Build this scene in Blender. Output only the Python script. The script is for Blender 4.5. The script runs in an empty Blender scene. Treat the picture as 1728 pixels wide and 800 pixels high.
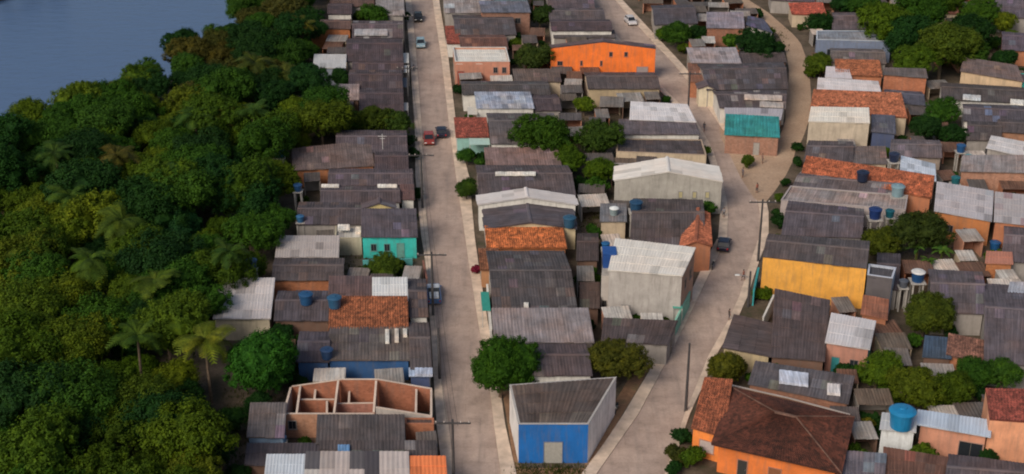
import bpy, bmesh, math, random
from mathutils import Vector, Matrix
R = math.radians
rng = random.Random(7)
scene = bpy.context.scene
COL = scene.collection

# ------------------------------------------------------------------ camera
CAM_H, FPX, PITCH = 92.0, 2500.0, math.radians(25.6)
cam_d = bpy.data.cameras.new('camera')
cam = bpy.data.objects.new('camera', cam_d)
COL.objects.link(cam)
cam.location = (0, 0, CAM_H)
cam.rotation_euler = (math.pi/2 - PITCH, 0, 0)
cam_d.sensor_width = 36.0
cam_d.lens = 36.0*FPX/1728.0
cam_d.clip_start = 1.0
cam_d.clip_end = 6000.0
scene.camera = cam

# ------------------------------------------------------------------ sky and light: soft late daylight under thin cloud
SUN_EL, SUN_AZ = 38.0, 215.0      # azimuth clockwise from +Y: behind the camera, a little to its left
world = bpy.data.worlds.new('World')
scene.world = world
world.use_nodes = True
wn = world.node_tree
sky = wn.nodes.new('ShaderNodeTexSky')
sky.sky_type = 'NISHITA'
sky.sun_disc = False
sky.sun_elevation = R(SUN_EL)
sky.sun_rotation = R(SUN_AZ)
sky.air_density = 1.3
sky.dust_density = 4.0
sky.ozone_density = 1.0
bg = wn.nodes['Background']
wn.links.new(sky.outputs[0], bg.inputs['Color'])
bg.inputs['Strength'].default_value = 0.072
sun_d = bpy.data.lights.new('sun', 'SUN')
sun_d.energy = 1.95
sun_d.angle = R(30)
sun_d.color = (1.0, 0.90, 0.77)
sun = bpy.data.objects.new('sun', sun_d)
COL.objects.link(sun)
sun_dir = Vector((math.sin(R(SUN_AZ))*math.cos(R(SUN_EL)), math.cos(R(SUN_AZ))*math.cos(R(SUN_EL)), math.sin(R(SUN_EL))))
sun.rotation_euler = sun_dir.to_track_quat('Z', 'Y').to_euler()
sun.location = sun_dir*400
vs = scene.view_settings
vs.view_transform = 'Standard'
vs.look = 'None'
vs.exposure = 0.38
vs.gamma = 1.0
vs.use_curve_mapping = False
scene.cycles.use_denoising = True
scene.cycles.max_bounces = 6
scene.cycles.filter_width = 2.0

# ------------------------------------------------------------------ helpers
_cp, _sp = math.cos(PITCH), math.sin(PITCH)
def P(u, v, z=0.0):
    """photo pixel -> point on the horizontal plane at height z"""
    a = (u-864.0)/FPX; b = (400.0-v)/FPX
    d = Vector((a, _cp + b*_sp, -_sp + b*_cp))
    t = (z-CAM_H)/d.z
    return Vector((d.x*t, d.y*t, z))
def SC(v):
    """pixels per metre at photo row v on the ground"""
    p = P(864, v); q = P(874, v)
    return 10.0/(q.x-p.x)

def tag(o, label=None, cat=None, group=None, kind=None):
    if label: o['label'] = label
    if cat: o['category'] = cat
    if group: o['group'] = group
    if kind: o['kind'] = kind
    return o
def link(o, parent=None):
    COL.objects.link(o)
    if parent: o.parent = parent
    return o
def empty(name, loc, rz=0.0):
    o = bpy.data.objects.new(name, None)
    o.location = loc; o.rotation_euler = (0, 0, rz)
    o.empty_display_size = 0.2
    return link(o)
def mesh_obj(name, verts, faces, mat, parent=None, color=None, uvs=None, smooth=False):
    me = bpy.data.meshes.new(name)
    me.from_pydata([tuple(v) for v in verts], [], faces)
    if uvs:
        l = me.uv_layers.new(name='UVMap')
        k = 0
        for f in faces:
            for vi in f:
                l.data[k].uv = uvs[vi]; k += 1
    if mat: me.materials.append(mat)
    if smooth:
        me.polygons.foreach_set('use_smooth', [True]*len(me.polygons))
    o = bpy.data.objects.new(name, me)
    if color: o.color = (color[0], color[1], color[2], 1.0)
    return link(o, parent)
class MB:
    """collects shapes into one mesh"""
    def __init__(s): s.v = []; s.f = []; s.m = []
    def add(s, verts, faces, mi=0):
        n = len(s.v); s.v += [Vector(v) for v in verts]; s.f += [tuple(i+n for i in f) for f in faces]; s.m += [mi]*len(faces)
    def box(s, c, d, rz=0.0, mi=0):
        ca, sa = math.cos(rz), math.sin(rz); vs_ = []
        for k in range(8):
            x = d[0]/2*(1 if k & 1 else -1); y = d[1]/2*(1 if k & 2 else -1); z = d[2]/2*(1 if k & 4 else -1)
            vs_.append((c[0]+x*ca-y*sa, c[1]+x*sa+y*ca, c[2]+z))
        s.add(vs_, [(0,2,3,1),(4,5,7,6),(0,1,5,4),(2,6,7,3),(0,4,6,2),(1,3,7,5)], mi)
    def tube(s, pts, rad, n=8, mi=0, cap=True):
        pts = [Vector(p) for p in pts]
        if not isinstance(rad, (list, tuple)): rad = [rad]*len(pts)
        base = len(s.v); rings = []
        for i, p in enumerate(pts):
            t = (pts[min(i+1, len(pts)-1)]-pts[max(i-1, 0)]).normalized()
            a = t.orthogonal().normalized() if abs(t.z) < .9 else (Vector((1,0,0))-t*t.x).normalized()
            b = t.cross(a)
            rings.append([p+(a*math.cos(2*math.pi*k/n)+b*math.sin(2*math.pi*k/n))*rad[i] for k in range(n)])
        vs_ = [q for r in rings for q in r]; fs = []
        for i in range(len(pts)-1):
            for k in range(n):
                fs.append((i*n+k, i*n+(k+1) % n, (i+1)*n+(k+1) % n, (i+1)*n+k))
        if cap:
            fs.append(tuple(range(n))[::-1]); fs.append(tuple((len(pts)-1)*n+k for k in range(n)))
        s.add(vs_, fs, mi)
    def lathe(s, prof, n=16, c=(0,0,0), mi=0):
        vs_ = []; fs = []
        for r, z in prof:
            for k in range(n):
                a = 2*math.pi*k/n; vs_.append((c[0]+r*math.cos(a), c[1]+r*math.sin(a), c[2]+z))
        for i in range(len(prof)-1):
            for k in range(n):
                fs.append((i*n+k, i*n+(k+1) % n, (i+1)*n+(k+1) % n, (i+1)*n+k))
        fs.append(tuple(range(n))[::-1]); fs.append(tuple((len(prof)-1)*n+k for k in range(n)))
        s.add(vs_, fs, mi)
    def build(s, name, mats, parent=None, color=None, smooth=False):
        if not isinstance(mats, (list, tuple)): mats = [mats]
        o = mesh_obj(name, s.v, s.f, None, parent, color, None, smooth)
        for m in mats: o.data.materials.append(m)
        if len(mats) > 1: o.data.polygons.foreach_set('material_index', s.m)
        return o
def copy_tree(o, parent=None):
    c = o.copy(); COL.objects.link(c)
    c.parent = parent
    for ch in list(o.children): copy_tree(ch, c)
    return c

# ------------------------------------------------------------------ materials (all procedural)
def new_mat(name):
    m = bpy.data.materials.new(name); m.use_nodes = True
    return m, m.node_tree.nodes, m.node_tree.links, m.node_tree.nodes['Principled BSDF']
def nd(N, t, **kw):
    n = N.new(t)
    for k, v in kw.items():
        if k.startswith('i_'): n.inputs[k[2:]].default_value = v
        else: setattr(n, k, v)
    return n
def mixrgb(N, L, typ, fac, a, b):
    n = N.new('ShaderNodeMixRGB'); n.blend_type = typ
    for s, x in (('Fac', fac), ('Color1', a), ('Color2', b)):
        if hasattr(x, 'is_linked') or hasattr(x, 'links'): L.new(x, n.inputs[s])
        else: n.inputs[s].default_value = x
    return n.outputs[0]
def ramp(N, L, src, stops):
    r = N.new('ShaderNodeValToRGB'); e = r.color_ramp.elements
    e[0].position, e[0].color = stops[0][0], (*stops[0][1], 1)
    e[1].position, e[1].color = stops[1][0], (*stops[1][1], 1)
    for p, c in stops[2:]:
        x = e.new(p); x.color = (*c, 1)
    L.new(src, r.inputs[0]); return r.outputs[0]
def noise(N, L, vec, scale, detail=4.0, rough=0.6):
    n = nd(N, 'ShaderNodeTexNoise'); n.inputs['Scale'].default_value = scale
    n.inputs['Detail'].default_value = detail; n.inputs['Roughness'].default_value = rough
    if vec is not None: L.new(vec, n.inputs['Vector'])
    return n.outputs['Fac']
def pos(N): return N.new('ShaderNodeNewGeometry').outputs['Position']
def scaled(N, L, vec, s):
    m = N.new('ShaderNodeMapping'); m.inputs['Scale'].default_value = s; L.new(vec, m.inputs['Vector']); return m.outputs[0]
def g3(x): return (x, x, x)

def mat_sheet(name='roof_sheet', wear=1.0):
    """weathered fibre-cement or metal roofing, tint from the object's colour"""
    m, N, L, B = new_mat(name)
    oi = N.new('ShaderNodeObjectInfo'); uv = N.new('ShaderNodeTexCoord').outputs['UV']
    p = pos(N)
    streak = ramp(N, L, noise(N, L, scaled(N, L, uv, (3.2, 0.16, 1)), 1.0, 4, .7), [(.3, g3(.5)), (.5, g3(.95)), (.72, g3(1.6))])
    blot = ramp(N, L, noise(N, L, p, .55, 6, .7), [(.3, g3(.6)), (.7, g3(1.35))])
    c = mixrgb(N, L, 'MULTIPLY', .8*wear, oi.outputs['Color'], streak)
    c = mixrgb(N, L, 'MULTIPLY', .9*wear, c, blot)
    brn = ramp(N, L, noise(N, L, p, .22, 5, .6), [(.42, g3(0)), (.66, g3(.6*wear))])
    c = mixrgb(N, L, 'MULTIPLY', brn, c, (1.3, .98, .78, 1))
    moss = ramp(N, L, noise(N, L, p, 1.1, 6, .75), [(.56, g3(0)), (.72, g3(.55*wear))])
    c = mixrgb(N, L, 'MIX', moss, c, (.04, .035, .034, 1))
    L.new(c, B.inputs['Base Color']); B.inputs['Roughness'].default_value = .85
    return m
def mat_wall(name='plaster', brick=False):
    m, N, L, B = new_mat(name)
    oi = N.new('ShaderNodeObjectInfo'); uv = N.new('ShaderNodeTexCoord').outputs['UV']
    p = pos(N)
    blot = ramp(N, L, noise(N, L, p, .45, 7, .7), [(.3, g3(.66)), (.7, g3(1.14))])
    c = mixrgb(N, L, 'MULTIPLY', .8, oi.outputs['Color'], blot)
    run = ramp(N, L, noise(N, L, scaled(N, L, uv, (1.6, .22, 1)), 1.0, 6, .7), [(.48, g3(0)), (.72, g3(.5))])
    c = mixrgb(N, L, 'MIX', run, c, (.12, .105, .095, 1))
    if brick:
        b = N.new('ShaderNodeTexBrick'); L.new(uv, b.inputs['Vector'])
        b.inputs['Scale'].default_value = 1.0; b.inputs['Brick Width'].default_value = .32; b.inputs['Row Height'].default_value = .2
        b.inputs['Mortar Size'].default_value = .014
        b.inputs['Color1'].default_value = (1, 1, 1, 1); b.inputs['Color2'].default_value = (.72, .66, .62, 1); b.inputs['Mortar'].default_value = (.75, .9, 1.0, 1)
        c = mixrgb(N, L, 'MULTIPLY', .9, c, b.outputs['Color'])
        bp = N.new('ShaderNodeBump'); bp.inputs['Strength'].default_value = .4; bp.inputs['Distance'].default_value = .02
        bp.invert = True
        L.new(b.outputs['Fac'], bp.inputs['Height']); L.new(bp.outputs[0], B.inputs['Normal'])
    L.new(c, B.inputs['Base Color']); B.inputs['Roughness'].default_value = .9
    return m
def mat_tile():
    m, N, L, B = new_mat('clay_tile')
    oi = N.new('ShaderNodeObjectInfo'); uv = N.new('ShaderNodeTexCoord').outputs['UV']
    p = pos(N)
    blot = ramp(N, L, noise(N, L, p, .8, 7, .75), [(.3, g3(.4)), (.5, g3(.95)), (.7, g3(1.8))])
    c = mixrgb(N, L, 'MULTIPLY', .9, oi.outputs['Color'], blot)
    v = N.new('ShaderNodeTexVoronoi'); v.inputs['Scale'].default_value = 1.0
    L.new(scaled(N, L, uv, (4.0, 2.6, 1)), v.inputs['Vector'])
    c = mixrgb(N, L, 'MULTIPLY', .8, c, ramp(N, L, v.outputs['Color'], [(.1, g3(.4)), (.9, g3(1.7))]))
    L.new(c, B.inputs['Base Color']); B.inputs['Roughness'].default_value = .9
    return m
def mat_plain(name, col=None, rough=.6, metal=0.0, var=.25, scale=2.0):
    """tint from the object's colour when col is None"""
    m, N, L, B = new_mat(name)
    base = N.new('ShaderNodeObjectInfo').outputs['Color'] if col is None else (*col, 1)
    c = mixrgb(N, L, 'MULTIPLY', 1.0, base, ramp(N, L, noise(N, L, pos(N), scale), [(.3, g3(1-var)), (.7, g3(1+var))]))
    L.new(c, B.inputs['Base Color']); B.inputs['Roughness'].default_value = rough; B.inputs['Metallic'].default_value = metal
    return m
def mat_leaf(name, transl=.3):
    m, N, L, B = new_mat(name)
    oi = N.new('ShaderNodeObjectInfo'); p = pos(N)
    t = ramp(N, L, noise(N, L, p, .9, 3, .6), [(.32, (.55, .62, .6)), (.5, (1, 1, 1)), (.7, (1.5, 1.35, .9))])
    c = mixrgb(N, L, 'MULTIPLY', 1.0, oi.outputs['Color'], t)
    t2 = ramp(N, L, noise(N, L, p, 4.5, 2, .6), [(.3, g3(.6)), (.7, g3(1.4))])
    c = mixrgb(N, L, 'MULTIPLY', .8, c, t2)
    L.new(c, B.inputs['Base Color']); B.inputs['Roughness'].default_value = .7; B.inputs['Specular IOR Level'].default_value = .12
    tr = N.new('ShaderNodeBsdfTranslucent'); L.new(c, tr.inputs['Color'])
    mx = N.new('ShaderNodeMixShader'); mx.inputs[0].default_value = transl
    L.new(B.outputs[0], mx.inputs[1]); L.new(tr.outputs[0], mx.inputs[2])
    L.new(mx.outputs[0], N['Material Output'].inputs['Surface'])
    return m
def mat_road():
    m, N, L, B = new_mat('street_paving')
    p = pos(N)
    c = ramp(N, L, noise(N, L, p, .16, 6, .65), [(.3, (.33, .245, .205)), (.52, (.405, .305, .255)), (.72, (.48, .365, .305))])
    pat = ramp(N, L, noise(N, L, p, .45, 7, .75), [(.32, g3(.68)), (.5, g3(1.0)), (.7, g3(1.15))])
    c = mixrgb(N, L, 'MULTIPLY', .9, c, pat)
    oil = ramp(N, L, noise(N, L, scaled(N, L, p, (1.3, .12, 1)), .8, 5, .6), [(.5, g3(0)), (.72, g3(.4))])
    c = mixrgb(N, L, 'MIX', oil, c, (.20, .165, .15, 1))
    fine = ramp(N, L, noise(N, L, p, 3.5, 4, .7), [(.3, g3(.86)), (.7, g3(1.12))])
    c = mixrgb(N, L, 'MULTIPLY', .8, c, fine)
    b = N.new('ShaderNodeTexBrick'); L.new(p, b.inputs['Vector']); b.inputs['Scale'].default_value = 1.0
    b.inputs['Brick Width'].default_value = 3.6; b.inputs['Row Height'].default_value = 3.0; b.inputs['Mortar Size'].default_value = .035
    b.inputs['Color1'].default_value = (1, 1, 1, 1); b.inputs['Color2'].default_value = (.93, .93, .94, 1); b.inputs['Mortar'].default_value = (.8, .78, .76, 1)
    c = mixrgb(N, L, 'MULTIPLY', .7, c, b.outputs['Color'])
    L.new(c, B.inputs['Base Color']); B.inputs['Roughness'].default_value = .9
    return m
def mat_dirt(name, cols, sc=.25):
    m, N, L, B = new_mat(name); p = pos(N)
    c = ramp(N, L, noise(N, L, p, sc, 7, .7), cols)
    c = mixrgb(N, L, 'MULTIPLY', .8, c, ramp(N, L, noise(N, L, p, 2.5, 4, .7), [(.3, g3(.7)), (.7, g3(1.25))]))
    bp = N.new('ShaderNodeBump'); bp.inputs['Strength'].default_value = .5; bp.inputs['Distance'].default_value = .1
    L.new(noise(N, L, p, 3.0, 5, .7), bp.inputs['Height']); L.new(bp.outputs[0], B.inputs['Normal'])
    L.new(c, B.inputs['Base Color']); B.inputs['Roughness'].default_value = .95
    return m
def mat_water():
    m, N, L, B = new_mat('river_water'); p = pos(N)
    B.inputs['Base Color'].default_value = (.075, .13, .25, 1); B.inputs['Roughness'].default_value = .2
    B.inputs['IOR'].default_value = 1.33
    bp = N.new('ShaderNodeBump'); bp.inputs['Strength'].default_value = .6; bp.inputs['Distance'].default_value = .35
    L.new(noise(N, L, scaled(N, L, p, (.35, 1.0, 1)), .55, 6, .65), bp.inputs['Height']); L.new(bp.outputs[0], B.inputs['Normal'])
    return m
M_CLEAN = mat_sheet('clean_roof_sheet', .3)
M_SHEET, M_WALL, M_BRICK, M_TILE = mat_sheet(), mat_wall(), mat_wall('brick_wall', True), mat_tile()
M_PAINT = mat_plain('painted', None, .55, 0, .12, 3)
M_GLASS = mat_plain('dark_glass', (.02, .024, .03), .12, 0, .1)
M_TANK = mat_plain('tank_plastic', None, .4, 0, .12, 1.5)
M_LEAF, M_CONC = mat_leaf('foliage'), mat_plain('concrete', (.33, .31, .29), .9, 0, .25, 1.2)
M_SIDE = mat_plain('sidewalk_concrete', (.56, .44, .35), .9, 0, .28, .6)
M_BARK = mat_plain('bark', (.12, .085, .06), .9, 0, .35, 3)
M_POLE = mat_plain('pole_concrete', (.045, .042, .045), .8, 0, .2)
M_RUBBER = mat_plain('rubber', (.02, .02, .02), .8)
M_METAL = mat_plain('metal', (.45, .45, .47), .35, .9, .1)
M_CARPAINT = mat_plain('car_paint', None, .25, 0, .03)
M_LAMP = mat_plain('lamp_lens', None, .2, 0, .02)
M_ROAD = mat_road()
M_GROUND = mat_dirt('dirt_ground', [(.32, (.035, .036, .014)), (.47, (.075, .055, .036)), (.6, (.125, .092, .066)), (.75, (.05, .055, .018))])
M_DIRT = mat_dirt('dirt_road', [(.3, (.30, .20, .135)), (.55, (.40, .28, .195)), (.75, (.47, .34, .24))], .12)
M_WATER = mat_water()

# ------------------------------------------------------------------ the setting
def interp(tab, y):
    if y <= tab[0][0]: return tab[0][1]
    for (a, b), (c, d) in zip(tab, tab[1:]):
        if y <= c: return b+(d-b)*(y-a)/(c-a)
    return tab[-1][1]
# river bank, as ground points
BANK_PX = [(-200, 262), (-60, 250), (0, 238), (55, 228), (112, 190), (200, 160), (290, 138), (318, 104), (375, 84), (415, 42), (440, 0), (470, -60), (500, -140)]
BANK = [P(u, v) for u, v in BANK_PX]
BANK = [BANK[0]+Vector((-400, -140, 0))] + BANK + [BANK[-1]+Vector((60, 500, 0))]
def bank_side(x, y):
    """>0 on land (metres to the near bank line), <0 in the river"""
    best = 1e9; sgn = 1
    for a, b in zip(BANK, BANK[1:]):
        d = b-a; t = max(0, min(1, ((x-a.x)*d.x+(y-a.y)*d.y)/(d.x*d.x+d.y*d.y)))
        qx, qy = a.x+d.x*t-x, a.y+d.y*t-y
        dist = math.hypot(qx, qy)
        if dist < best:
            best = dist; sgn = -1 if d.x*(y-a.y)-d.y*(x-a.x) > 0 else 1
    return best*sgn
FAR = P(10, 2)
def far_bank(x, y):
    return (y-FAR.y) + (x-FAR.x)*(-1.15)      # >0 beyond the far shore
def ground_z(x, y):
    s = bank_side(x, y)
    if s > 0: return 0.0
    z = max(-2.2, s*.45)
    fb = far_bank(x, y)
    if fb > 0: z = min(0.0, max(z, -2.2+fb*.5))
    return z
xs = [-1800, -900, -450, -260]+list(range(-200, 121, 4))+[150, 200, 300, 500, 900, 1800]
ys = [-400, -100, 40, 100]+list(range(116, 445, 4))+[470, 520, 600, 800, 1200, 2000, 3500]
gv = [(x, y, ground_z(x, y)) for y in ys for x in xs]
nx = len(xs)
gf = [(j*nx+i, j*nx+i+1, (j+1)*nx+i+1, (j+1)*nx+i) for j in range(len(ys)-1) for i in range(nx-1)]
tag(mesh_obj('ground', gv, gf, M_GROUND, smooth=True), 'dark earth and scrub ground under village and wood', 'ground', kind='structure')
WZ = -0.55
tag(mesh_obj('river', [(-1700, 150, WZ), (40, 150, WZ), (40, 3400, WZ), (-1700, 3400, WZ)], [(0, 1, 2, 3)], M_WATER), 'calm blue grey river beyond the wood', 'river', kind='structure')

def strip(name, lt, rt, rows, z, mat, label, cat, side=0.0):
    """a paved strip between two edges given as photo columns per row; side>0 gives it kerb faces"""
    v = []; f = []
    for y in rows:
        v.append(P(interp(lt, y), y)+Vector((0, 0, z))); v.append(P(interp(rt, y), y)+Vector((0, 0, z)))
    n = len(rows)
    f = [(2*i, 2*i+2, 2*i+3, 2*i+1) for i in range(n-1)]
    if side:
        b = len(v)
        v += [p-Vector((0, 0, side)) for p in list(v)]
        for i in range(n-1):
            f.append((2*i, b+2*i, b+2*i+2, 2*i+2)); f.append((2*i+1, 2*i+3, b+2*i+3, b+2*i+1))
        f.append((0, 1, b+1, b)); f.append((2*n-2, b+2*n-2, b+2*n-1, 2*n-1))
    return tag(mesh_obj(name, v, f, mat), label, cat, kind='structure')
def rows(a, b, st=20): return [a+i*st for i in range(int((b-a)/st)+1)]
LLO = [(-120, 676), (0, 684), (100, 692), (220, 700), (300, 701), (400, 711), (450, 719), (575, 728), (625, 731), (720, 737), (800, 747), (940, 762)]
LL = [(-120, 685), (0, 694), (100, 703), (220, 712), (300, 715), (400, 723), (450, 728), (575, 738), (625, 743), (720, 757), (800, 767), (940, 786)]
LR = [(-120, 716), (0, 730), (100, 745), (220, 759), (300, 770), (400, 785), (450, 792), (550, 808), (650, 826), (720, 834), (800, 845), (940, 866)]
LRO = [(-120, 724), (0, 741), (100, 757), (220, 771), (300, 792), (400, 801), (450, 808), (550, 824), (650, 843), (720, 853), (800, 871), (940, 898)]
strip('street', LL, LR, rows(-120, 940), .004, M_ROAD, 'long straight pinkish concrete street running along the river side', 'street')
strip('sidewalk', LLO, LL, rows(-120, 940), .13, M_SIDE, 'narrow pale sidewalk on the river side of the straight street', 'sidewalk', .3)
strip('sidewalk', LR, LRO, rows(-120, 940), .14, M_SIDE, 'pale sidewalk before the houses between the two streets', 'sidewalk', .3)
RL = [(-120, 880), (0, 990), (50, 1031), (100, 1076), (150, 1120), (200, 1172), (250, 1202), (300, 1217), (350, 1229), (400, 1227), (450, 1203), (540, 1160), (625, 1117), (700, 1077), (750, 1042), (800, 1007), (940, 908)]
RR = [(-120, 925), (0, 1038), (50, 1082), (100, 1130), (150, 1172), (200, 1207), (250, 1240), (300, 1262), (350, 1283), (400, 1281), (450, 1264), (500, 1248), (540, 1230), (600, 1196), (650, 1176), (700, 1155), (750, 1139), (800, 1122), (940, 1078)]
RLO = [(-120, 872), (0, 981), (50, 1022), (100, 1066), (150, 1110), (200, 1160), (250, 1190), (300, 1206), (350, 1216), (400, 1212), (450, 1186), (540, 1144), (625, 1097), (700, 1052), (750, 1019), (800, 982), (940, 882)]
RRO = [(-120, 936), (0, 1050), (50, 1096), (100, 1143), (150, 1188), (200, 1220), (230, 1236), (340, 1293), (350, 1297), (400, 1297), (450, 1278), (500, 1262), (540, 1244), (600, 1209), (650, 1187), (700, 1164), (750, 1147), (800, 1130), (940, 1086)]
strip('street', RL, RR, rows(-120, 940), .008, M_ROAD, 'concrete street that bends past the small earth square', 'street')
strip('sidewalk', RLO, RL, rows(-120, 940), .125, M_SIDE, 'pale sidewalk along the blue fronted house and tall grey house', 'sidewalk', .3)
strip('sidewalk', RR, RRO, rows(-120, 220), .135, M_SIDE, 'yellowish sidewalk along the far reach of the bending street', 'sidewalk', .3)
strip('sidewalk', RR, RRO, rows(340, 940), .133, M_SIDE, 'pale sidewalk before the yellow walled house', 'sidewalk', .3)
DL = [(-60, 1170), (-20, 1215), (0, 1240), (20, 1272), (40, 1299), (62, 1318), (75, 1325), (100, 1332), (125, 1335), (150, 1331), (175, 1328), (200, 1329), (225, 1322), (250, 1300), (262, 1262)]
DR = [(-60, 1190), (-20, 1235), (0, 1259), (20, 1291), (40, 1314), (62, 1339), (75, 1348), (100, 1357), (125, 1362), (150, 1364), (175, 1365), (200, 1362), (225, 1354), (250, 1343), (262, 1340)]
DL = [(a, b-3) for a, b in DL]; DR = [(a, b+4) for a, b in DR]
strip('dirt_road', DL, DR, rows(-60, 255, 9), .012, M_DIRT, 'curving brown earth road behind the teal roofed house', 'road')
pl = [(1214, 214), (1240, 222), (1322, 240), (1344, 248), (1338, 272), (1326, 296), (1308, 322), (1288, 346), (1272, 334), (1250, 300), (1232, 262), (1216, 232)]
tag(mesh_obj('earth_square', [P(u, v)+Vector((0, 0, .016)) for u, v in pl], [tuple(range(len(pl)))[::-1]], M_DIRT), 'small open square of pale brown earth where roads meet', 'square', kind='structure')
vb = [(823, 642), (845, 642), (880, 800), (985, 800), (1100, 640), (1128, 560), (1150, 560), (1120, 640), (1000, 812), (865, 812)]
tag(mesh_obj('verge', [P(u, v)+Vector((0, 0, .020)) for u, v in [(848, 660), (872, 815), (980, 815), (1110, 600), (1085, 600), (1000, 740), (985, 790), (880, 790), (866, 660)]], [(0, 1, 7, 8), (1, 2, 6, 7), (2, 3, 4, 5), (2, 5, 6)], mat_dirt('red_earth', [(.3, (.16, .08, .045)), (.55, (.25, .14, .08)), (.75, (.14, .12, .05))], .5)), 'strip of reddish earth round the blue fronted house', 'verge', kind='structure')

# ------------------------------------------------------------------ houses
DK, MD, LT, WH = (.080, .065, .077), (.115, .098, .113), (.24, .225, .235), (.62, .61, .58)
BR, PK, BL, OR, TB = (.125, .085, .075), (.30, .245, .245), (.27, .33, .42), (.46, .135, .045), (.068, .020, .012)
TEAL, LTEAL = (.03, .36, .38), (.25, .45, .42)
WW, GR, BK, SA, YE, BLU, TQ, ORW, BE, CR = (.62, .60, .57), (.30, .275, .26), (.42, .165, .085), (.52, .25, .165), (.76, .37, .065), (.004, .115, .40), (.035, .46, .42), (.86, .19, .03), (.50, .40, .29), (.58, .50, .37)
PEACH = (.72, .33, .19)
BROWN = (.16, .09, .065)

def lerp(a, b, t): return a+(b-a)*t
HOUSES = []
def opening(root, a, b, n, t, w, z0, z1, kind, col, base, fcol=(.4, .35, .3)):
    """a framed door or window standing proud of the wall running a->b, outward normal n"""
    d = (b-a); ln = d.length; d = d/ln
    c = a+d*(t*ln)
    def slab(x0, x1, y0, y1, o0, o1):
        vs_ = []
        for zz in (y0, y1):
            for xx in (x0, x1):
                for oo in (o0, o1):
                    q = c+d*xx+n*oo; vs_.append((q.x-base.x, q.y-base.y, zz))
        return vs_, [(0, 4, 6, 2), (1, 3, 7, 5), (0, 1, 5, 4), (2, 6, 7, 3), (0, 2, 3, 1), (4, 5, 7, 6)]
    fr = MB()
    fw = .09
    for q in ((-w/2-fw, -w/2, z0, z1), (w/2, w/2+fw, z0, z1), (-w/2-fw, w/2+fw, z1, z1+fw)):
        fr.add(*slab(q[0], q[1], q[2], q[3], -.05, .07))
    if kind != 'door': fr.add(*slab(-w/2-fw-.05, w/2+fw+.05, z0-.1, z0, -.05, .13))
    nm = 'door' if kind == 'door' else 'window'
    f = mesh_obj(nm, *slab(-w/2, w/2, z0, z1, -.05, .025), M_PAINT if kind != 'glass' else M_GLASS, root, col)
    fr.build('frame', M_PAINT, f, tuple(.1+.35*x for x in fcol))
    if kind == 'door':
        hb = MB(); hb.add(*slab(w/2-.18, w/2-.1, z0+.95, z0+1.1, .02, .09)); hb.build('handle', M_METAL, f)
    elif kind == 'glass':
        hb = MB(); hb.add(*slab(-.03, .03, z0, z1, .02, .06)); hb.build('mullion', M_PAINT, f, (.12, .11, .1))

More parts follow.
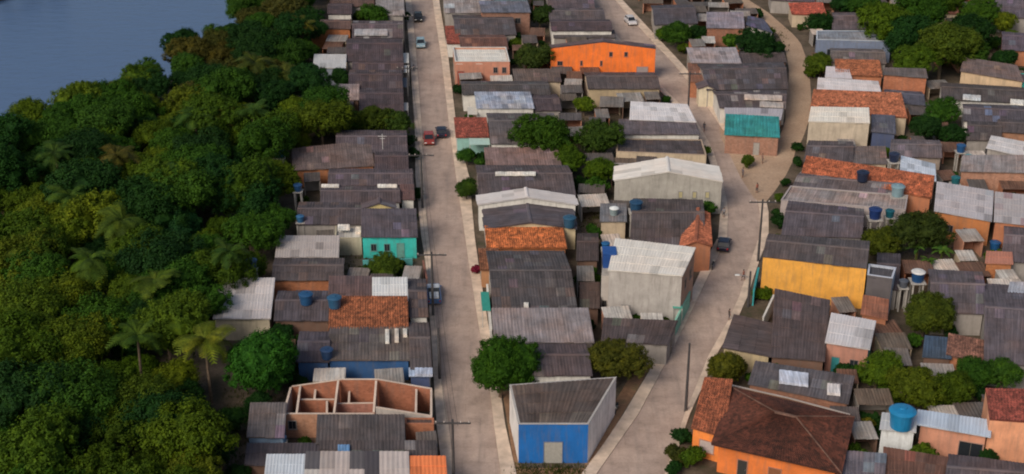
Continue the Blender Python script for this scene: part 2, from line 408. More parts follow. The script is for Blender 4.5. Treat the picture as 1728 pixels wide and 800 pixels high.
def house(label, quad, z=3.3, typ='gx', rise=None, roof=DK, wall=GR, near=None, side=None, brick=False, oh=.22, par=0.0,
          st=None, win=None, tile=False, pale=.05, mixc=None, sheet=1.15, cat='house', name='house', capcol=None, mixp=.18, drop=0.0, group=None):
    """quad: eave corners in photo pixels: near-left, near-right, far-right, far-left"""
    z = z+rng.uniform(-.06, .06)
    if roof[0] < .2 and not tile: roof = (roof[0]*.74, roof[1]*.685, roof[2]*.70)
    if tile and roof[0] > .25: roof = (roof[0]*.78, roof[1]*.82, roof[2]*.85)
    SM = M_CLEAN if roof[0] > .34 else M_SHEET
    C = [P(u, v, z) for u, v in quad]
    base = sum(C, Vector((0, 0, 0)))/4; base.z = 0
    root = empty(name, base)
    tag(root, label, cat, group)
    loc = lambda p: (p.x-base.x, p.y-base.y, p.z)
    cen = base+Vector((0, 0, z))
    def inset(q, d):
        out = []
        for i in range(4):
            a, b, c = q[i-1], q[i], q[(i+1) % 4]
            e1 = (b-a).normalized(); e2 = (c-b).normalized()
            n1 = Vector((-e1.y, e1.x, 0)); n2 = Vector((-e2.y, e2.x, 0))
            k = max(.35, 1+n1.dot(n2))
            out.append(b+(n1+n2)*(d/k))
        return out
    if par: W, E = C, inset(C, .18)
    else: W, E = inset(C, oh), C
    I = inset(W, .16)
    # roof planes (each: eave left, eave right, upper right, upper left)
    up = Vector((0, 0, 1))
    dep = ((E[3]+E[2])-(E[0]+E[1])).length/2; wid = ((E[1]+E[2])-(E[0]+E[3])).length/2
    if rise is None: rise = .19*(dep if typ == 'gx' else wid)/2 if typ in ('gx', 'gy') else (.45 if typ == 'flat' else .1*dep)
    rb = -par if par else 0.0      # parapet houses: roof sits below the wall head
    e = [p+up*rb for p in E]
    gab = {}
    if typ == 'gx':
        r0, r1 = lerp(e[0], e[3], .5)+up*rise, lerp(e[1], e[2], .5)+up*rise
        slopes = [(e[0], e[1], r1, r0), (e[2], e[3], r0, r1)]; gab = {1: rise, 3: rise}; ridge = (r0, r1)
    elif typ == 'gy':
        r0, r1 = lerp(e[0], e[1], .5)+up*rise, lerp(e[3], e[2], .5)+up*rise
        slopes = [(e[3], e[0], r0, r1), (e[1], e[2], r1, r0)]; gab = {0: rise, 2: rise}; ridge = (r0, r1)
    elif typ == 'hip':
        m0, m1 = lerp(e[0], e[3], .5), lerp(e[1], e[2], .5)
        k = min(.42, .5*dep/max(wid, .1))
        r0, r1 = lerp(m0, m1, k)+up*rise, lerp(m0, m1, 1-k)+up*rise
        slopes = [(e[0], e[1], r1, r0), (e[2], e[3], r0, r1), (e[3], e[0], r0, r0), (e[1], e[2], r1, r1)]; ridge = (r0, r1)
    elif typ == 'shed':       # low at the near edge
        e[2] = e[2]+up*rise; e[3] = e[3]+up*rise; slopes = [(e[0], e[1], e[2], e[3])]; ridge = None
    elif typ == 'shedx':      # low at the side where the columns are greatest
        e[0] = e[0]+up*rise; e[3] = e[3]+up*rise; slopes = [(e[1], e[2], e[3], e[0])]; ridge = None
    else:
        e[2] = e[2]+up*.12; e[3] = e[3]+up*.12; slopes = [(e[0], e[1], e[2], e[3])]; ridge = None
    top = [z]*4 if par else [z-.1]*4
    if not par and typ == 'shed': top[2] += rise; top[3] += rise
    if not par and typ == 'shedx': top[0] += rise; top[3] += rise
    # walls, one for each side
    WM = M_BRICK if brick else M_WALL
    for i in range(4):
        j = (i+1) % 4
        col = near if (i == 0 and near) else (side if (i in (1, 3) and side) else wall)
        a, b, ai, bi = W[i], W[j], I[i], I[j]
        ln = (b-a).length
        v = [(a.x, a.y, -.2), (b.x, b.y, -.2), (b.x, b.y, top[j]), (a.x, a.y, top[i]), (ai.x, ai.y, -.2), (bi.x, bi.y, -.2), (bi.x, bi.y, top[j]), (ai.x, ai.y, top[i])]
        uv = [(0, 0), (ln, 0), (ln, top[j]), (0, top[i])]*2
        f = [(0, 1, 2, 3), (5, 4, 7, 6), (3, 2, 6, 7), (0, 3, 7, 4), (1, 5, 6, 2)]
        if i in gab:
            k = (gab[i]*.94) if not par else max(gab[i]-par*.4, gab[i]*.8)
            m, mi = lerp(a, b, .5), lerp(ai, bi, .5)
            v += [(m.x, m.y, top[i]+k), (mi.x, mi.y, top[i]+k)]; uv += [(ln/2, top[i]+k)]*2
            f = [(0, 1, 2, 8, 3), (5, 4, 7, 9, 6), (3, 8, 9, 7), (8, 2, 6, 9), (0, 3, 7, 4), (1, 5, 6, 2)]
        v = [(p[0]-base.x, p[1]-base.y, p[2]) for p in v]
        wm = WM if not (i == 0 and near and brick == 'sides') else M_WALL
        mesh_obj('wall', v, f, wm, root, col, uv)
        n = Vector(((b-a).y, -(b-a).x, 0)).normalized()
        if st is not None and i == st and ln > 2.5:
            k = max(1, int(ln/3.2))
            for q in range(k):
                t = (q+.5)/k
                if q % 2 == 0: opening(root, a, b, n, t, .95, .02, 2.15, 'door', rng.choice([(.2, .12, .07), (.45, .45, .45), (.1, .2, .16), (.12, .1, .09), (.3, .08, .05)]), base)
                else: opening(root, a, b, n, t, 1.15, .95, 2.0, 'win', rng.choice([(.05, .05, .06), (.25, .2, .14), (.35, .35, .35)]), base)
        for wdef in (win or ()):
            if wdef[0] == i: opening(root, a, b, n, wdef[1], wdef[2], wdef[3], wdef[4], wdef[5], wdef[6], base, col)
    if par:      # coping on the wall head
        cp = MB()
        for i in ((0, 1, 3) if i in gab else (0, 1, 2, 3)):
            j = (i+1) % 4
            if i in gab: continue
            a, b, ai, bi = W[i], W[j], I[i], I[j]
            o = [a+(a-ai)*.25, b+(b-bi)*.25, bi+(bi-b)*.25, ai+(ai-a)*.25]
            cp.add([(p.x-base.x, p.y-base.y, top[i]+.002) for p in o]+[(p.x-base.x, p.y-base.y, top[i]+.07) for p in o],
                   [(4, 5, 6, 7), (0, 1, 5, 4), (1, 2, 6, 5), (2, 3, 7, 6), (3, 0, 4, 7)])
        cp.build('coping', M_WALL, root, capcol or near or wall)
    # roof slab with its sheets or tile rows
    rm = MB()
    for s in slopes:
        s_ = [p for i, p in enumerate(s) if i == 0 or (p-s[i-1]).length > 1e-4]
        k = len(s_)
        rm.add([loc(p) for p in s_]+[loc(p-up*.1) for p in s_], [tuple(range(k)), tuple(range(2*k-1, k-1, -1))]+[(i, k+i, k+(i+1) % k, (i+1) % k) for i in range(k)])
    ro = rm.build('roof', M_TILE if tile else SM, root, roof)
    for si, (a, b, c, d) in enumerate(slopes):
        w = ((b-a).length+(c-d).length)/2; h = ((d-a).length+(c-b).length)/2
        nrm = ((b-a).cross(d-a)).normalized()
        if nrm.z < 0: nrm = -nrm
        if tile:
            n = max(4, int(max((b-a).length, .5)/.30)); v = []; f = []; uv = []
            rws = max(2, int(h/.42))
            for jj in range(rws):
                for lvl, tt in ((0, jj/rws), (1, (jj+1.0)/rws)):
                    for i in range(2*n+1):
                        q = lerp(lerp(a, b, i/(2*n)), lerp(d, c, i/(2*n)), tt)
                        q = q+nrm*(.03+(.075 if i % 2 else 0)+(.05 if lvl == 0 else .0))
                        v.append(loc(q)); uv.append((i/(2*n)*w, tt*h))
                o = jj*2*(2*n+1)
                f += [(o+i, o+i+1, o+2*n+1+i+1, o+2*n+1+i) for i in range(2*n)]
                if jj:
                    o2 = o-(2*n+1)
                    f += [(o2+i, o2+i+1, o+i+1, o+i) for i in range(2*n)]
            tag(mesh_obj('tile_courses', v, f, M_TILE, ro, roof, uv), kind='stuff')
            continue
        ncol = max(1, round(w/sheet)); nrow = max(1, round(h/(sheet*1.75)))
        for jj in range(nrow):
            for ii in range(ncol):
                t0, t1 = (jj/nrow if jj else -rng.uniform(0, .22)/max(h, 1)), min(1.0, (jj+1.06)/nrow); s0, s1 = ii/ncol, (ii+1)/ncol
                lift = .025+.012*(ii % 2)
                k = 3; v = []; uv = []
                jit = rng.uniform(-.012, .02)
                for tt, ex in ((t0, .055+jit), (t1, lift*.5)):
                    for q in range(2*k+1):
                        ss = s0+(s1-s0)*(q/(2*k))
                        p = lerp(lerp(a, b, ss), lerp(d, c, ss), tt)+nrm*(lift+ex+(.045 if q % 2 else 0))
                        v.append(loc(p)); uv.append((ss*w, tt*h+si*37))
                nn = 2*k+1
                for q in range(nn):
                    x, y, zz = v[q]; v.append((x-nrm.x*.08, y-nrm.y*.08, zz-nrm.z*.08)); uv.append(uv[q])
                f = [(q, q+1, nn+q+1, nn+q) for q in range(2*k)]+[(q+1, q, 2*nn+q, 2*nn+q+1) for q in range(2*k)]
                r_ = rng.random()
                f0 = rng.uniform(.93, 1.07) if SM is M_SHEET else rng.uniform(.96, 1.04)
                c0 = tuple(x*f0 for x in roof)
                if mixc and rng.random() < mixp:
                    mc = rng.choice(mixc); kk = rng.uniform(.3, .9) if mixp < .3 else 1.1; c0 = tuple(x*(1-kk)+y*kk*.9 for x, y in zip(roof, mc))
                elif r_ < pale: c0 = tuple(x*rng.uniform(1.25, 1.8) for x in roof) if roof[0] < .3 else tuple(x*.6 for x in roof)
                elif r_ > .93: c0 = tuple(x*.75 for x in roof)
                mesh_obj('roof_sheet', v, f, SM, ro, c0, uv)
    if ridge and not par or (ridge and tile):
        rc = MB(); a, b = ridge
        d = (b-a).normalized(); s_ = Vector((-d.y, d.x, 0))
        pr = [(-.28, .0), (-.12, .12), (.12, .12), (.28, .0)]
        v = [loc(p+s_*x+up*(y+.06)) for p in (a, b) for x, y in pr]
        rc.add(v, [(0, 1, 5, 4), (1, 2, 6, 5), (2, 3, 7, 6), (0, 4, 7, 3), (0, 3, 2, 1), (4, 5, 6, 7)])
        rc.build('ridge_cap', M_TILE if tile else SM, ro, tuple(min(.6, x*1.2) for x in roof) if typ != 'hip' else (.17, .09, .065))
    if typ == 'hip':
        for p0, q0 in ((e[1], ridge[1]), (e[2], ridge[1]), (e[3], ridge[0])):
            hc = MB(); hc.tube([loc(p0+up*.06), loc(q0+up*.1)], .10, 6); hc.build('hip_cap', M_TILE, ro, (.17, .09, .065))
    HOUSES.append((root, E, z))
    return root

def Q(x0, x1, y0, y1, vx=640.0):
    k = (y1-y0)/(y1+750.0)
    return [(x0, y1), (x1, y1), (x1-(x1-vx)*k, y0), (x0-(x0-vx)*k, y0)]

# ---- row between the wood and the straight street, far to near
G1 = None
house('dark brown roofed house at the far end of the wood', Q(556, 632, -14, 11), typ='gx', roof=BR, wall=GR)
house('light grey shed roofed house at the far street corner', Q(634, 683, -12, 26), 3.6, 'shed', roof=LT, wall=GR, st=1)
house('dark roofed house with a white wall facing us near the far wood', Q(552, 594, 6, 24), 3.4, 'gx', roof=DK, wall=GR, near=WW)
house('orange brick house half hidden by the wood', Q(503, 592, 34, 49), 4.0, 'gx', roof=BR, wall=BK, near=(.45, .16, .06), brick=True)
house('dark house with a pale patched roof strip beside the street', Q(594, 682, 36, 64), 3.2, 'gx', roof=MD, wall=GR, mixc=[LT, (.4, .4, .42)], st=1)
house('wide dark purple roofed house nearest the far street trees', Q(584, 681, 66, 104), 3.3, 'gx', roof=DK, wall=GR, st=1)
house('small whitish roofed house by the wood with blue grey wall', Q(528, 584, 97, 115), 3.4, 'shed', roof=(.42, .43, .45), wall=(.22, .25, .32), pale=0)
house('long low dark roof behind the white porches', Q(594, 682, 104, 120), 3.0, 'gx', roof=DK, wall=GR, st=1, mixc=[BR])
house('dark patched roof house with two white porch roofs', Q(588, 680, 119, 150), 3.2, 'gx', roof=DK, wall=WW, st=1, mixc=[BR, MD])
house('pinkish grey roof house touching the palms of the wood', Q(534, 606, 148, 169), 3.3, 'shed', roof=PK, wall=BROWN)
house('dark roof house with pale front before the street hedge', Q(606, 682, 149, 188), 3.2, 'gx', roof=DK, wall=WW, st=1)
house('small dark purple roof at the edge of the wood', Q(538, 596, 170, 196), 2.9, 'gx', roof=(.10, .075, .085), wall=BROWN)
house('broad grey roof with white mast beside the street tree', Q(566, 688, 221, 258), 3.4, 'gx', roof=MD, wall=GR, st=1, mixc=[DK])
house('brownish grey long roof over an orange brick wall by wood', [(494, 288), (632, 280), (626, 246), (492, 260)], 3.0, 'shed', roof=(.17, .14, .135), wall=BK, near=(.46, .18, .08), brick=True, rise=.9)
house('dark grey roof squeezed beside the brownish long roof', Q(632, 690, 256, 286), 3.3, 'gx', roof=DK, wall=WW, st=1)
house('dark grey roof with white parapet strips along its edge', Q(553, 698, 286, 313), 3.2, 'gx', roof=MD, wall=WW, st=1, mixc=[DK, BR])
house('purple brown low roof with pale front by second street tree', Q(540, 676, 315, 342), 3.1, 'gx', roof=(.105, .092, .105), wall=WW)
house('small red brown roof with white front on the sidewalk', Q(676, 700, 316, 337), 2.9, 'shed', roof=(.14, .09, .09), wall=WW, st=1)
house('dark mottled roof with a yellow gable beyond the turquoise house', Q(500, 612, 342, 379), 3.0, 'gx', roof=(.095, .085, .095), wall=GR, mixc=[BR, MD])
house('small house with pale yellow gable wall', Q(612, 668, 343, 352), 3.9, 'gy', .8, roof=MD, wall=GR, near=(.55, .43, .20))
house('dark roofed house with bright turquoise walls', Q(609, 705, 362, 400), 3.4, 'shed', roof=(.11, .105, .13), wall=TQ, near=TQ, st=1, rise=.9,
      win=[(0, .2, .7, 1.2, 2.2, 'glass', (.03, .03, .03)), (0, .7, .9, .02, 2.3, 'door', (.12, .28, .25)), (0, .45, .7, 1.2, 2.2, 'glass', (.03, .03, .03))])
house('flat pale cement slab cluttered with white things beside turquoise house', Q(565, 610, 377, 402), 2.7, 'flat', par=.3, roof=(.45, .43, .40), wall=CR, near=(.45, .40, .30), mixc=[WH, LT])
house('pinkish white sheet roof between wood and turquoise house', Q(464, 572, 404, 434), 3.2, 'shed', roof=(.37, .335, .33), wall=GR, pale=.2)
house('grey brown roof behind the two blue roof tanks', Q(458, 580, 437, 473), 3.1, 'gx', roof=(.105, .095, .10), wall=BK, brick=True, near=(.40, .15, .07), mixc=[BR, MD])
house('white corrugated shed roof standing alone among the trees', Q(359, 457, 480, 538), 3.2, 'shed', roof=(.52, .49, .50), wall=BE, near=CR, pale=.12)
house('low brown lean-to with rusty wall among the tanks', Q(462, 556, 492, 541), 2.9, 'gx', roof=(.095, .088, .105), wall=BROWN, mixc=[(.12, .12, .16), BR])
house('mottled brown purple roof beside the small white roof', Q(553, 628, 473, 511), 3.3, 'shed', roof=(.14, .105, .11), wall=GR, mixc=[BR, DK])
house('house with clean white sheet roof over the orange tile roof', Q(628, 689, 474, 508), 3.8, 'shed', roof=(.58, .60, .62), wall=WW, pale=0, rise=.5)
house('dark low street house beside the parked blue and white pickup', Q(690, 723, 472, 535), 3.0, 'gx', roof=(.085, .08, .092), wall=WW, st=1, mixc=[BR])
house('rusty orange clay tile roof house on the straight street', Q(554, 690, 514, 556), 3.3, 'shed', 1.2, roof=(.30, .095, .04), wall=WW, tile=True)
house('grey streaked corrugated roof with three white gutters', Q(553, 692, 557, 608), 2.9, 'shed', .5, roof=(.14, .13, .125), wall=(.03, .10, .25), near=(.025, .09, .24), mixc=[DK, (.18, .17, .15)])
house('dark purple roof tucked behind the big mango tree', Q(500, 556, 561, 611), 2.8, 'gx', roof=(.10, .095, .12), wall=(.05, .12, .28))
house('dark roof strip against the sidewalk before unroofed house', Q(692, 729, 546, 622), 2.9, 'gx', roof=(.11, .10, .105), wall=WW, st=1, mixc=[BR])
house('light blue sheet lean-to behind the unroofed house', Q(690, 728, 622, 635), 2.6, 'shed', .1, roof=(.32, .40, .55), wall=(.06, .09, .2), pale=0)
house('blackened corrugated roof scattered with debris below unroofed house', Q(533, 684, 709, 748), 2.9, 'shed', .7, roof=(.10, .095, .10), wall=BK, brick=True, mixc=[(.22, .2, .2), BR, (.2, .1, .06)])
house('low roof with blue tarpaulin patch beside the sidewalk', Q(538, 738, 749, 777), 2.7, 'shed', .4, roof=(.085, .078, .082), wall=GR, mixc=[(.10, .16, .28), BR, LT])
house('small brick annexe with open top facing the sidewalk', Q(684, 732, 706, 716), 2.8, 'flat', par=.25, roof=BR, wall=BK, brick=True, near=(.40, .15, .08))
house('bluish white smooth roof at the nearest corner by the wood', Q(444, 512, 772, 822), 3.1, 'shed', .4, roof=(.50, .55, .62), wall=WW, pale=0)
house('patchwork roof of pale pink and grey sheets nearest us', Q(512, 692, 770, 824), 3.1, 'shed', .6, roof=(.42, .37, .36), wall=GR, mixc=[(.13, .12, .13), (.5, .47, .45), (.10, .09, .10)], sheet=1.5, mixp=.45)
house('bright orange painted roof at the nearest street corner', Q(692, 756, 775, 824), 3.1, 'shed', .4, roof=(.72, .20, .07), wall=SA, pale=0, st=1)
house('grey sloping sheet roof beside the dark wood with blue wall', Q(416, 480, 690, 738), 2.9, 'shed', .8, roof=(.17, .16, .16), wall=(.16, .22, .32), near=(.20, .30, .45), mixc=[LT])
house('black roofed shed below the blue walled shed', Q(412, 540, 752, 785), 2.4, 'shed', .3, roof=(.07, .065, .08), wall=BROWN, mixc=[BR])

# ---- the house under construction without a roof
def unroofed():
    base = (P(480, 699, 3)+P(729, 656, 3))/2; base.z = 0
    root = empty('unroofed_house', base)
    tag(root, 'unfinished brick house with bare rooms and no roof', 'house')
    def wall(px, zt, col, mat=M_BRICK, th=.18, nm='wall', z0=-.2, capc=(.62, .50, .42)):
        """px: run of (column,row,height) points along the wall head"""
        pts = [P(u, v, zz) for u, v, zz in px]
        d = (pts[-1]-pts[0]); d.z = 0; d.normalize(); n = Vector((-d.y, d.x, 0))*th
        k = len(pts); v = []; uv = []
        acc = 0
        for i, p in enumerate(pts):
            acc += 0 if i == 0 else (p-pts[i-1]).length
            for o, zz in ((0, z0), (0, p.z), (1, p.z), (1, z0)):
                q = p+n*o; v.append((q.x-base.x, q.y-base.y, zz)); uv.append((acc, zz))
        f = []
        for i in range(k-1):
            a, b = 4*i, 4*i+4
            f += [(a, b, b+1, a+1), (a+1, b+1, b+2, a+2), (a+2, b+2, b+3, a+3)]
        f += [(0, 1, 2, 3), (4*k-1, 4*k-2, 4*k-3, 4*k-4)]
        w = mesh_obj(nm, v, f, mat, root, col, uv)
        cb = MB()
        for i in range(k-1):
            p, q = pts[i], pts[i+1]
            c = [p-n*.15, q-n*.15, q+n*1.15, p+n*1.15]
            cb.add([(x.x-base.x, x.y-base.y, x.z+.003) for x in c]+[(x.x-base.x, x.y-base.y, x.z+.06) for x in c],
                   [(4, 5, 6, 7), (0, 1, 5, 4), (1, 2, 6, 5), (2, 3, 7, 6), (3, 0, 4, 7)])
        cb.build('wall_head', M_WALL, w, capc)
        return w
    BKC, PKC = (.40, .15, .085), (.36, .18, .13)
    H0, H1, H2 = 3.1, 4.3, 3.0
    wall([(492, 653, H0), (577, 641, H1), (638, 641, H1), (729, 657, H2)], 0, BKC)                     # back
    wall([(480, 699, H0), (632, 699, H0)], 0, (.52, .27, .17)); wall([(634, 688, 3.9), (729, 703, H2)], 0, (.42, .38, .36), M_WALL)   # front
    wall([(480, 698, H0), (492, 654, H0)], 0, (.42, .40, .42), M_WALL); wall([(729, 702, H2), (729, 658, H2)], 0, (.5, .46, .45), M_WALL)
    wall([(502, 697, H0), (508, 652, H0+.2)], 0, PKC); wall([(565, 697, H0), (572, 643, H1)], 0, (.55, .30, .22))
    wall([(632, 696, H0+.2), (636, 643, H1)], 0, (.55, .32, .24)); wall([(703, 699, H2), (704, 654, H2)], 0, PKC)
    wall([(504, 675, 2.7), (564, 675, 2.7)], 0, BKC); wall([(568, 682, 2.6), (632, 681, 2.6)], 0, (.45, .2, .15))
    wall([(590, 680, 2.6), (591, 655, 2.8)], 0, BKC); wall([(532, 674, 2.7), (534, 652, 2.9)], 0, PKC)
    wall([(553, 697, 2.6), (553, 677, 2.6)], 0, PKC)
    fl = [P(484, 735), P(729, 742), P(729, 700), P(496, 695)]
    mesh_obj('floor', [(p.x-base.x, p.y-base.y, .03) for p in fl], [(0, 1, 2, 3)], M_WALL, root, (.16, .12, .10), [(0, 0)]*4)
    a, b = P(480, 699, H0), P(632, 699, H0); a.z = b.z = 0
    n = Vector(((b-a).y, -(b-a).x, 0)).normalized()
    opening(root, a, b, n, .08, .8, 1.2, 2.2, 'glass', (.02, .02, .02), base)
    opening(root, a, b, n, .45, 1.0, .05, 2.1, 'door', (.05, .04, .04), base)
unroofed()

# ---- block between the two streets, far to near
house('bluish white patched roof at the far end of middle block', Q(750, 832, -6, 22), 3.2, 'gx', roof=LT, wall=GR, st=3, mixc=[(.4, .45, .5), DK])
house('teal edged dark roof far between the streets', Q(835, 892, -14, 8), 3.4, 'gx', roof=(.10, .20, .22), wall=GR)
house('two tone house with red brick end and blue grey roof', Q(812, 896, 4, 21), 4.6, 'shed', .3, roof=(.16, .19, .25), wall=BK, near=(.27, .14, .10), brick=True,
      win=[(0, .3, 1.0, 2.4, 3.4, 'glass', g3(.02)), (0, .75, 1.0, 2.4, 3.4, 'glass', g3(.02))])
house('dark cluttered low roof behind the red canopy', Q(768, 872, 26, 59), 3.0, 'gx', roof=(.09, .085, .095), wall=GR, st=3, mixc=[BR, LT, MD])
house('reddish brown roof behind the white band house', Q(777, 858, 60, 83), 3.0, 'gx', roof=(.15, .085, .07), wall=GR, st=3)
house('dull red canopy roof over the far sidewalk', Q(754, 779, 48, 74), 2.8, 'shed', .5, roof=(.30, .075, .05), wall=WW, tile=True)
house('salmon brick house with broad white parapet band', Q(768, 860, 80, 104), 4.8, 'flat', par=.5, roof=WH, wall=SA, near=(.50, .22, .15), capcol=WW, st=3, pale=0,
      win=[(0, .74, .7, 2.7, 3.7, 'glass', g3(.02)), (0, .9, .7, 2.7, 3.7, 'glass', g3(.02)), (0, .1, 1.2, .05, 3.0, 'door', (.28, .06, .04))])
house('grey roof at the far bend of the other street', Q(925, 1004, -22, 14, 800), 3.4, 'gx', roof=MD, wall=GR)
house('grey roof in a row with pale ridge far between streets', Q(927, 1022, 15, 34, 800), 3.4, 'gx', roof=(.115, .105, .115), wall=GR)
house('dark grey roof with white edge right behind the orange wall', Q(930, 1034, 34, 52, 800), 3.5, 'gx', roof=DK, wall=WW)
house('dark low roof leaning on the back of the orange wall', Q(934, 1040, 53, 64, 800), 2.4, 'shed', .3, roof=(.10, .10, .11), wall=GR)
house('tall warehouse with a blazing orange end wall', [(929, 81), (1107, 82), (1103, 76), (928, 76)], 6.2, 'gy', 1.25, roof=MD, wall=(.70, .30, .18), near=ORW, oh=.05, side=(.62, .32, .22), cat='warehouse', name='warehouse',
      win=[(0, .575, .55, 4.6, 5.4, 'glass', g3(.02)), (0, .72, .55, 4.6, 5.4, 'glass', g3(.02)), (0, .09, .9, 2.8, 3.6, 'glass', g3(.02)), (0, .295, .35, 2.8, 3.7, 'glass', g3(.02)), (0, .485, .35, 2.8, 3.7, 'glass', g3(.02)), (0, .88, 2.0, 1.4, 2.6, 'win', (.3, .25, .25))])
house('dark roof with beige wall at the foot of the orange wall', Q(992, 1115, 123, 150, 760), 3.4, 'gx', roof=(.105, .092, .095), wall=BE, near=(.40, .31, .20), st=1)
house('brownish low roof between the dark tree and orange wall', Q(868, 948, 120, 138, 700), 3.0, 'shed', .4, roof=(.14, .12, .11), wall=BE, near=BE, mixc=[DK])
house('dark roof on the street behind the pale blue roof', Q(780, 930, 138, 160, 660), 3.1, 'gx', roof=(.085, .085, .09), wall=WW, st=3, mixc=[MD])
house('pale blue corrugated roof between the streets', Q(804, 902, 158, 183, 660), 3.4, 'shed', .3, roof=(.30, .35, .46), wall=WW, pale=.15, mixc=[(.4, .42, .46)])
house('dark shed roof under the tree beside the pale blue roof', Q(902, 948, 160, 187, 680), 2.9, 'gx', roof=DK, wall=GR)
house('red clay tile porch roof by the dark parked car', Q(769, 826, 203, 232, 660), 3.0, 'shed', .5, roof=(.24, .062, .042), wall=WW, tile=True, near=LTEAL)
house('large grey roof half under the middle trees', Q(828, 948, 192, 243, 680), 3.4, 'gx', roof=(.125, .118, .125), wall=WW, st=3)
house('pink brown roof with dark end beneath the trees', Q(820, 948, 253, 279, 680), 3.2, 'shed', .4, roof=(.20, .135, .13), wall=GR, mixc=[DK, BR], st=3)
house('large dark grey roof crossed by a white strip', Q(808, 972, 280, 329, 680), 3.3, 'gx', roof=(.105, .095, .105), wall=WW, st=3)
house('house with white gable band over twin dark roofs', Q(806, 974, 330, 346, 680), 4.2, 'gy', 1.2, roof=(.50, .48, .49), wall=WW, near=WW, pale=0)
house('dark twin pitched roof with cream front above orange tiles', Q(818, 974, 349, 386, 680), 3.4, 'gy', .9, roof=(.10, .098, .12), wall=CR, near=(.48, .40, .26), side=WW)
house('bright orange clay tile porch on the straight street', Q(821, 957, 389, 419, 680), 2.8, 'shed', .7, roof=(.50, .145, .045), wall=BK, tile=True, near=(.3, .12, .05), st=3)
house('broad dark patchwork roof beside the green awning', Q(832, 976, 425, 532, 690), 3.4, 'gx', roof=(.088, .085, .092), wall=WW, st=3, mixc=[(.13, .125, .13), (.10, .10, .12), BR], pale=.06)
house('small rusty tiled lean-to over the pink flowers', Q(810, 846, 424, 456, 690), 2.7, 'shed', .4, roof=(.26, .10, .05), wall=(.4, .2, .1), tile=True, st=3)
house('smooth lavender grey roof behind the round street tree', Q(834, 1003, 532, 578, 700), 3.5, 'shed', 1.0, roof=(.21, .19, .205), wall=GR, near=(.12, .10, .10), pale=.03, st=3)
house('purple brown low roof joined to the blue fronted house', Q(885, 1000, 582, 634, 720), 3.6, 'gx', roof=(.10, .085, .095), wall=WW, st=3)
# the blue fronted corner house
house('corner house with cobalt blue front wall and white flank walls', [(875, 716), (993, 716), (1040, 637), (860, 650)], 5.0, 'flat', par=.1, roof=(.115, .098, .090), wall=WW, near=BLU, side=(.80, .77, .76), mixc=[(.14, .12, .105)],
      sheet=1.3, pale=.0, capcol=(.40,.38,.37), win=[(0, .5, 1.95, .02, 2.7, 'door', (.30, .29, .27))])
# pair along the bending street
house('white sheet roof house high up the bending street', [(1062, 202), (1175, 206), (1160, 180), (1064, 175)], 4.0, 'shed', .4, roof=(.58, .57, .60), wall=GR, pale=0, st=1)
house('grey roof with white strip below the high white roof', [(1042, 227), (1182, 227), (1172, 205), (1044, 204)], 3.6, 'shed', .3, roof=(.15, .14, .16), wall=WW, near=WW, st=1)
house('dark flat roof with tan ledge behind the grey gabled hall', [(1040, 256), (1192, 262), (1184, 236), (1042, 234)], 3.3, 'flat', par=.25, roof=(.085, .075, .08), wall=BE, near=BE, capcol=(.40, .30, .22), st=1, mixc=[BR, MD])
house('grey gabled hall with a broad white roof', [(1036, 305), (1220, 307), (1212, 281), (1038, 281)], 5.2, 'gy', 1.5, roof=(.62, .60, .58), wall=GR, near=(.38, .36, .33), oh=.12, pale=0, cat='hall', name='hall', st=1,
      win=[(0, .62, .5, 2.6, 3.5, 'win', (.4, .35, .2)), (0, .75, .5, 2.6, 3.5, 'win', (.4, .35, .2)), (0, .87, .5, 2.6, 3.5, 'win', (.4, .35, .2))])
house('small blue grey roofed hut with pale lid in middle yard', [(1012, 374), (1058, 374), (1057, 345), (1013, 345)], 3.0, 'flat', roof=(.19, .22, .25), wall=BE, near=BE, mixc=[LT])
house('brown dark roof behind the tall grey house', [(1062, 416), (1190, 414), (1186, 338), (1068, 336)], 3.4, 'gx', roof=(.10, .088, .09), wall=GR, st=1, mixc=[DK, MD])
house('little red clay tile roof at the bend beside black car', [(1146, 418), (1202, 416), (1198, 360), (1158, 360)], 3.9, 'gy', .8, roof=(.40, .12, .06), wall=BK, tile=True, st=1)
house('tall grey two storey house with white slanting roof', [(1026, 456), (1152, 466), (1174, 424), (1038, 408)], 7.2, 'shed', .5, roof=(.62, .60, .57), wall=(.36, .335, .32), near=(.40, .375, .36), side=(.40, .24, .18), oh=.1, pale=0, st=1,
      win=[(0, .25, 1.0, 1.2, 2.3, 'win', (.3, .3, .3)), (1, .3, .9, 4.4, 5.6, 'glass', g3(.02)), (1, .7, .9, 4.4, 5.6, 'glass', g3(.02))])
house('dark low roof before the tall grey house', [(1014, 576), (1128, 582), (1144, 545), (1018, 540)], 3.0, 'shed', .3, roof=(.09, .075, .078), wall=GR, mixc=[BR, LT], st=1)
house('brown shanty roof hidden in the dark middle yard', [(978, 520), (1012, 520), (1012, 480), (978, 480)], 2.6, 'shed', .3, roof=(.10, .075, .065), wall=BROWN, mixc=[LT])
house('dark shanty roof deep in the middle yard', [(972, 440), (1010, 440), (1010, 395), (974, 395)], 2.6, 'gx', roof=(.075, .06, .06), wall=BROWN, mixc=[BR])

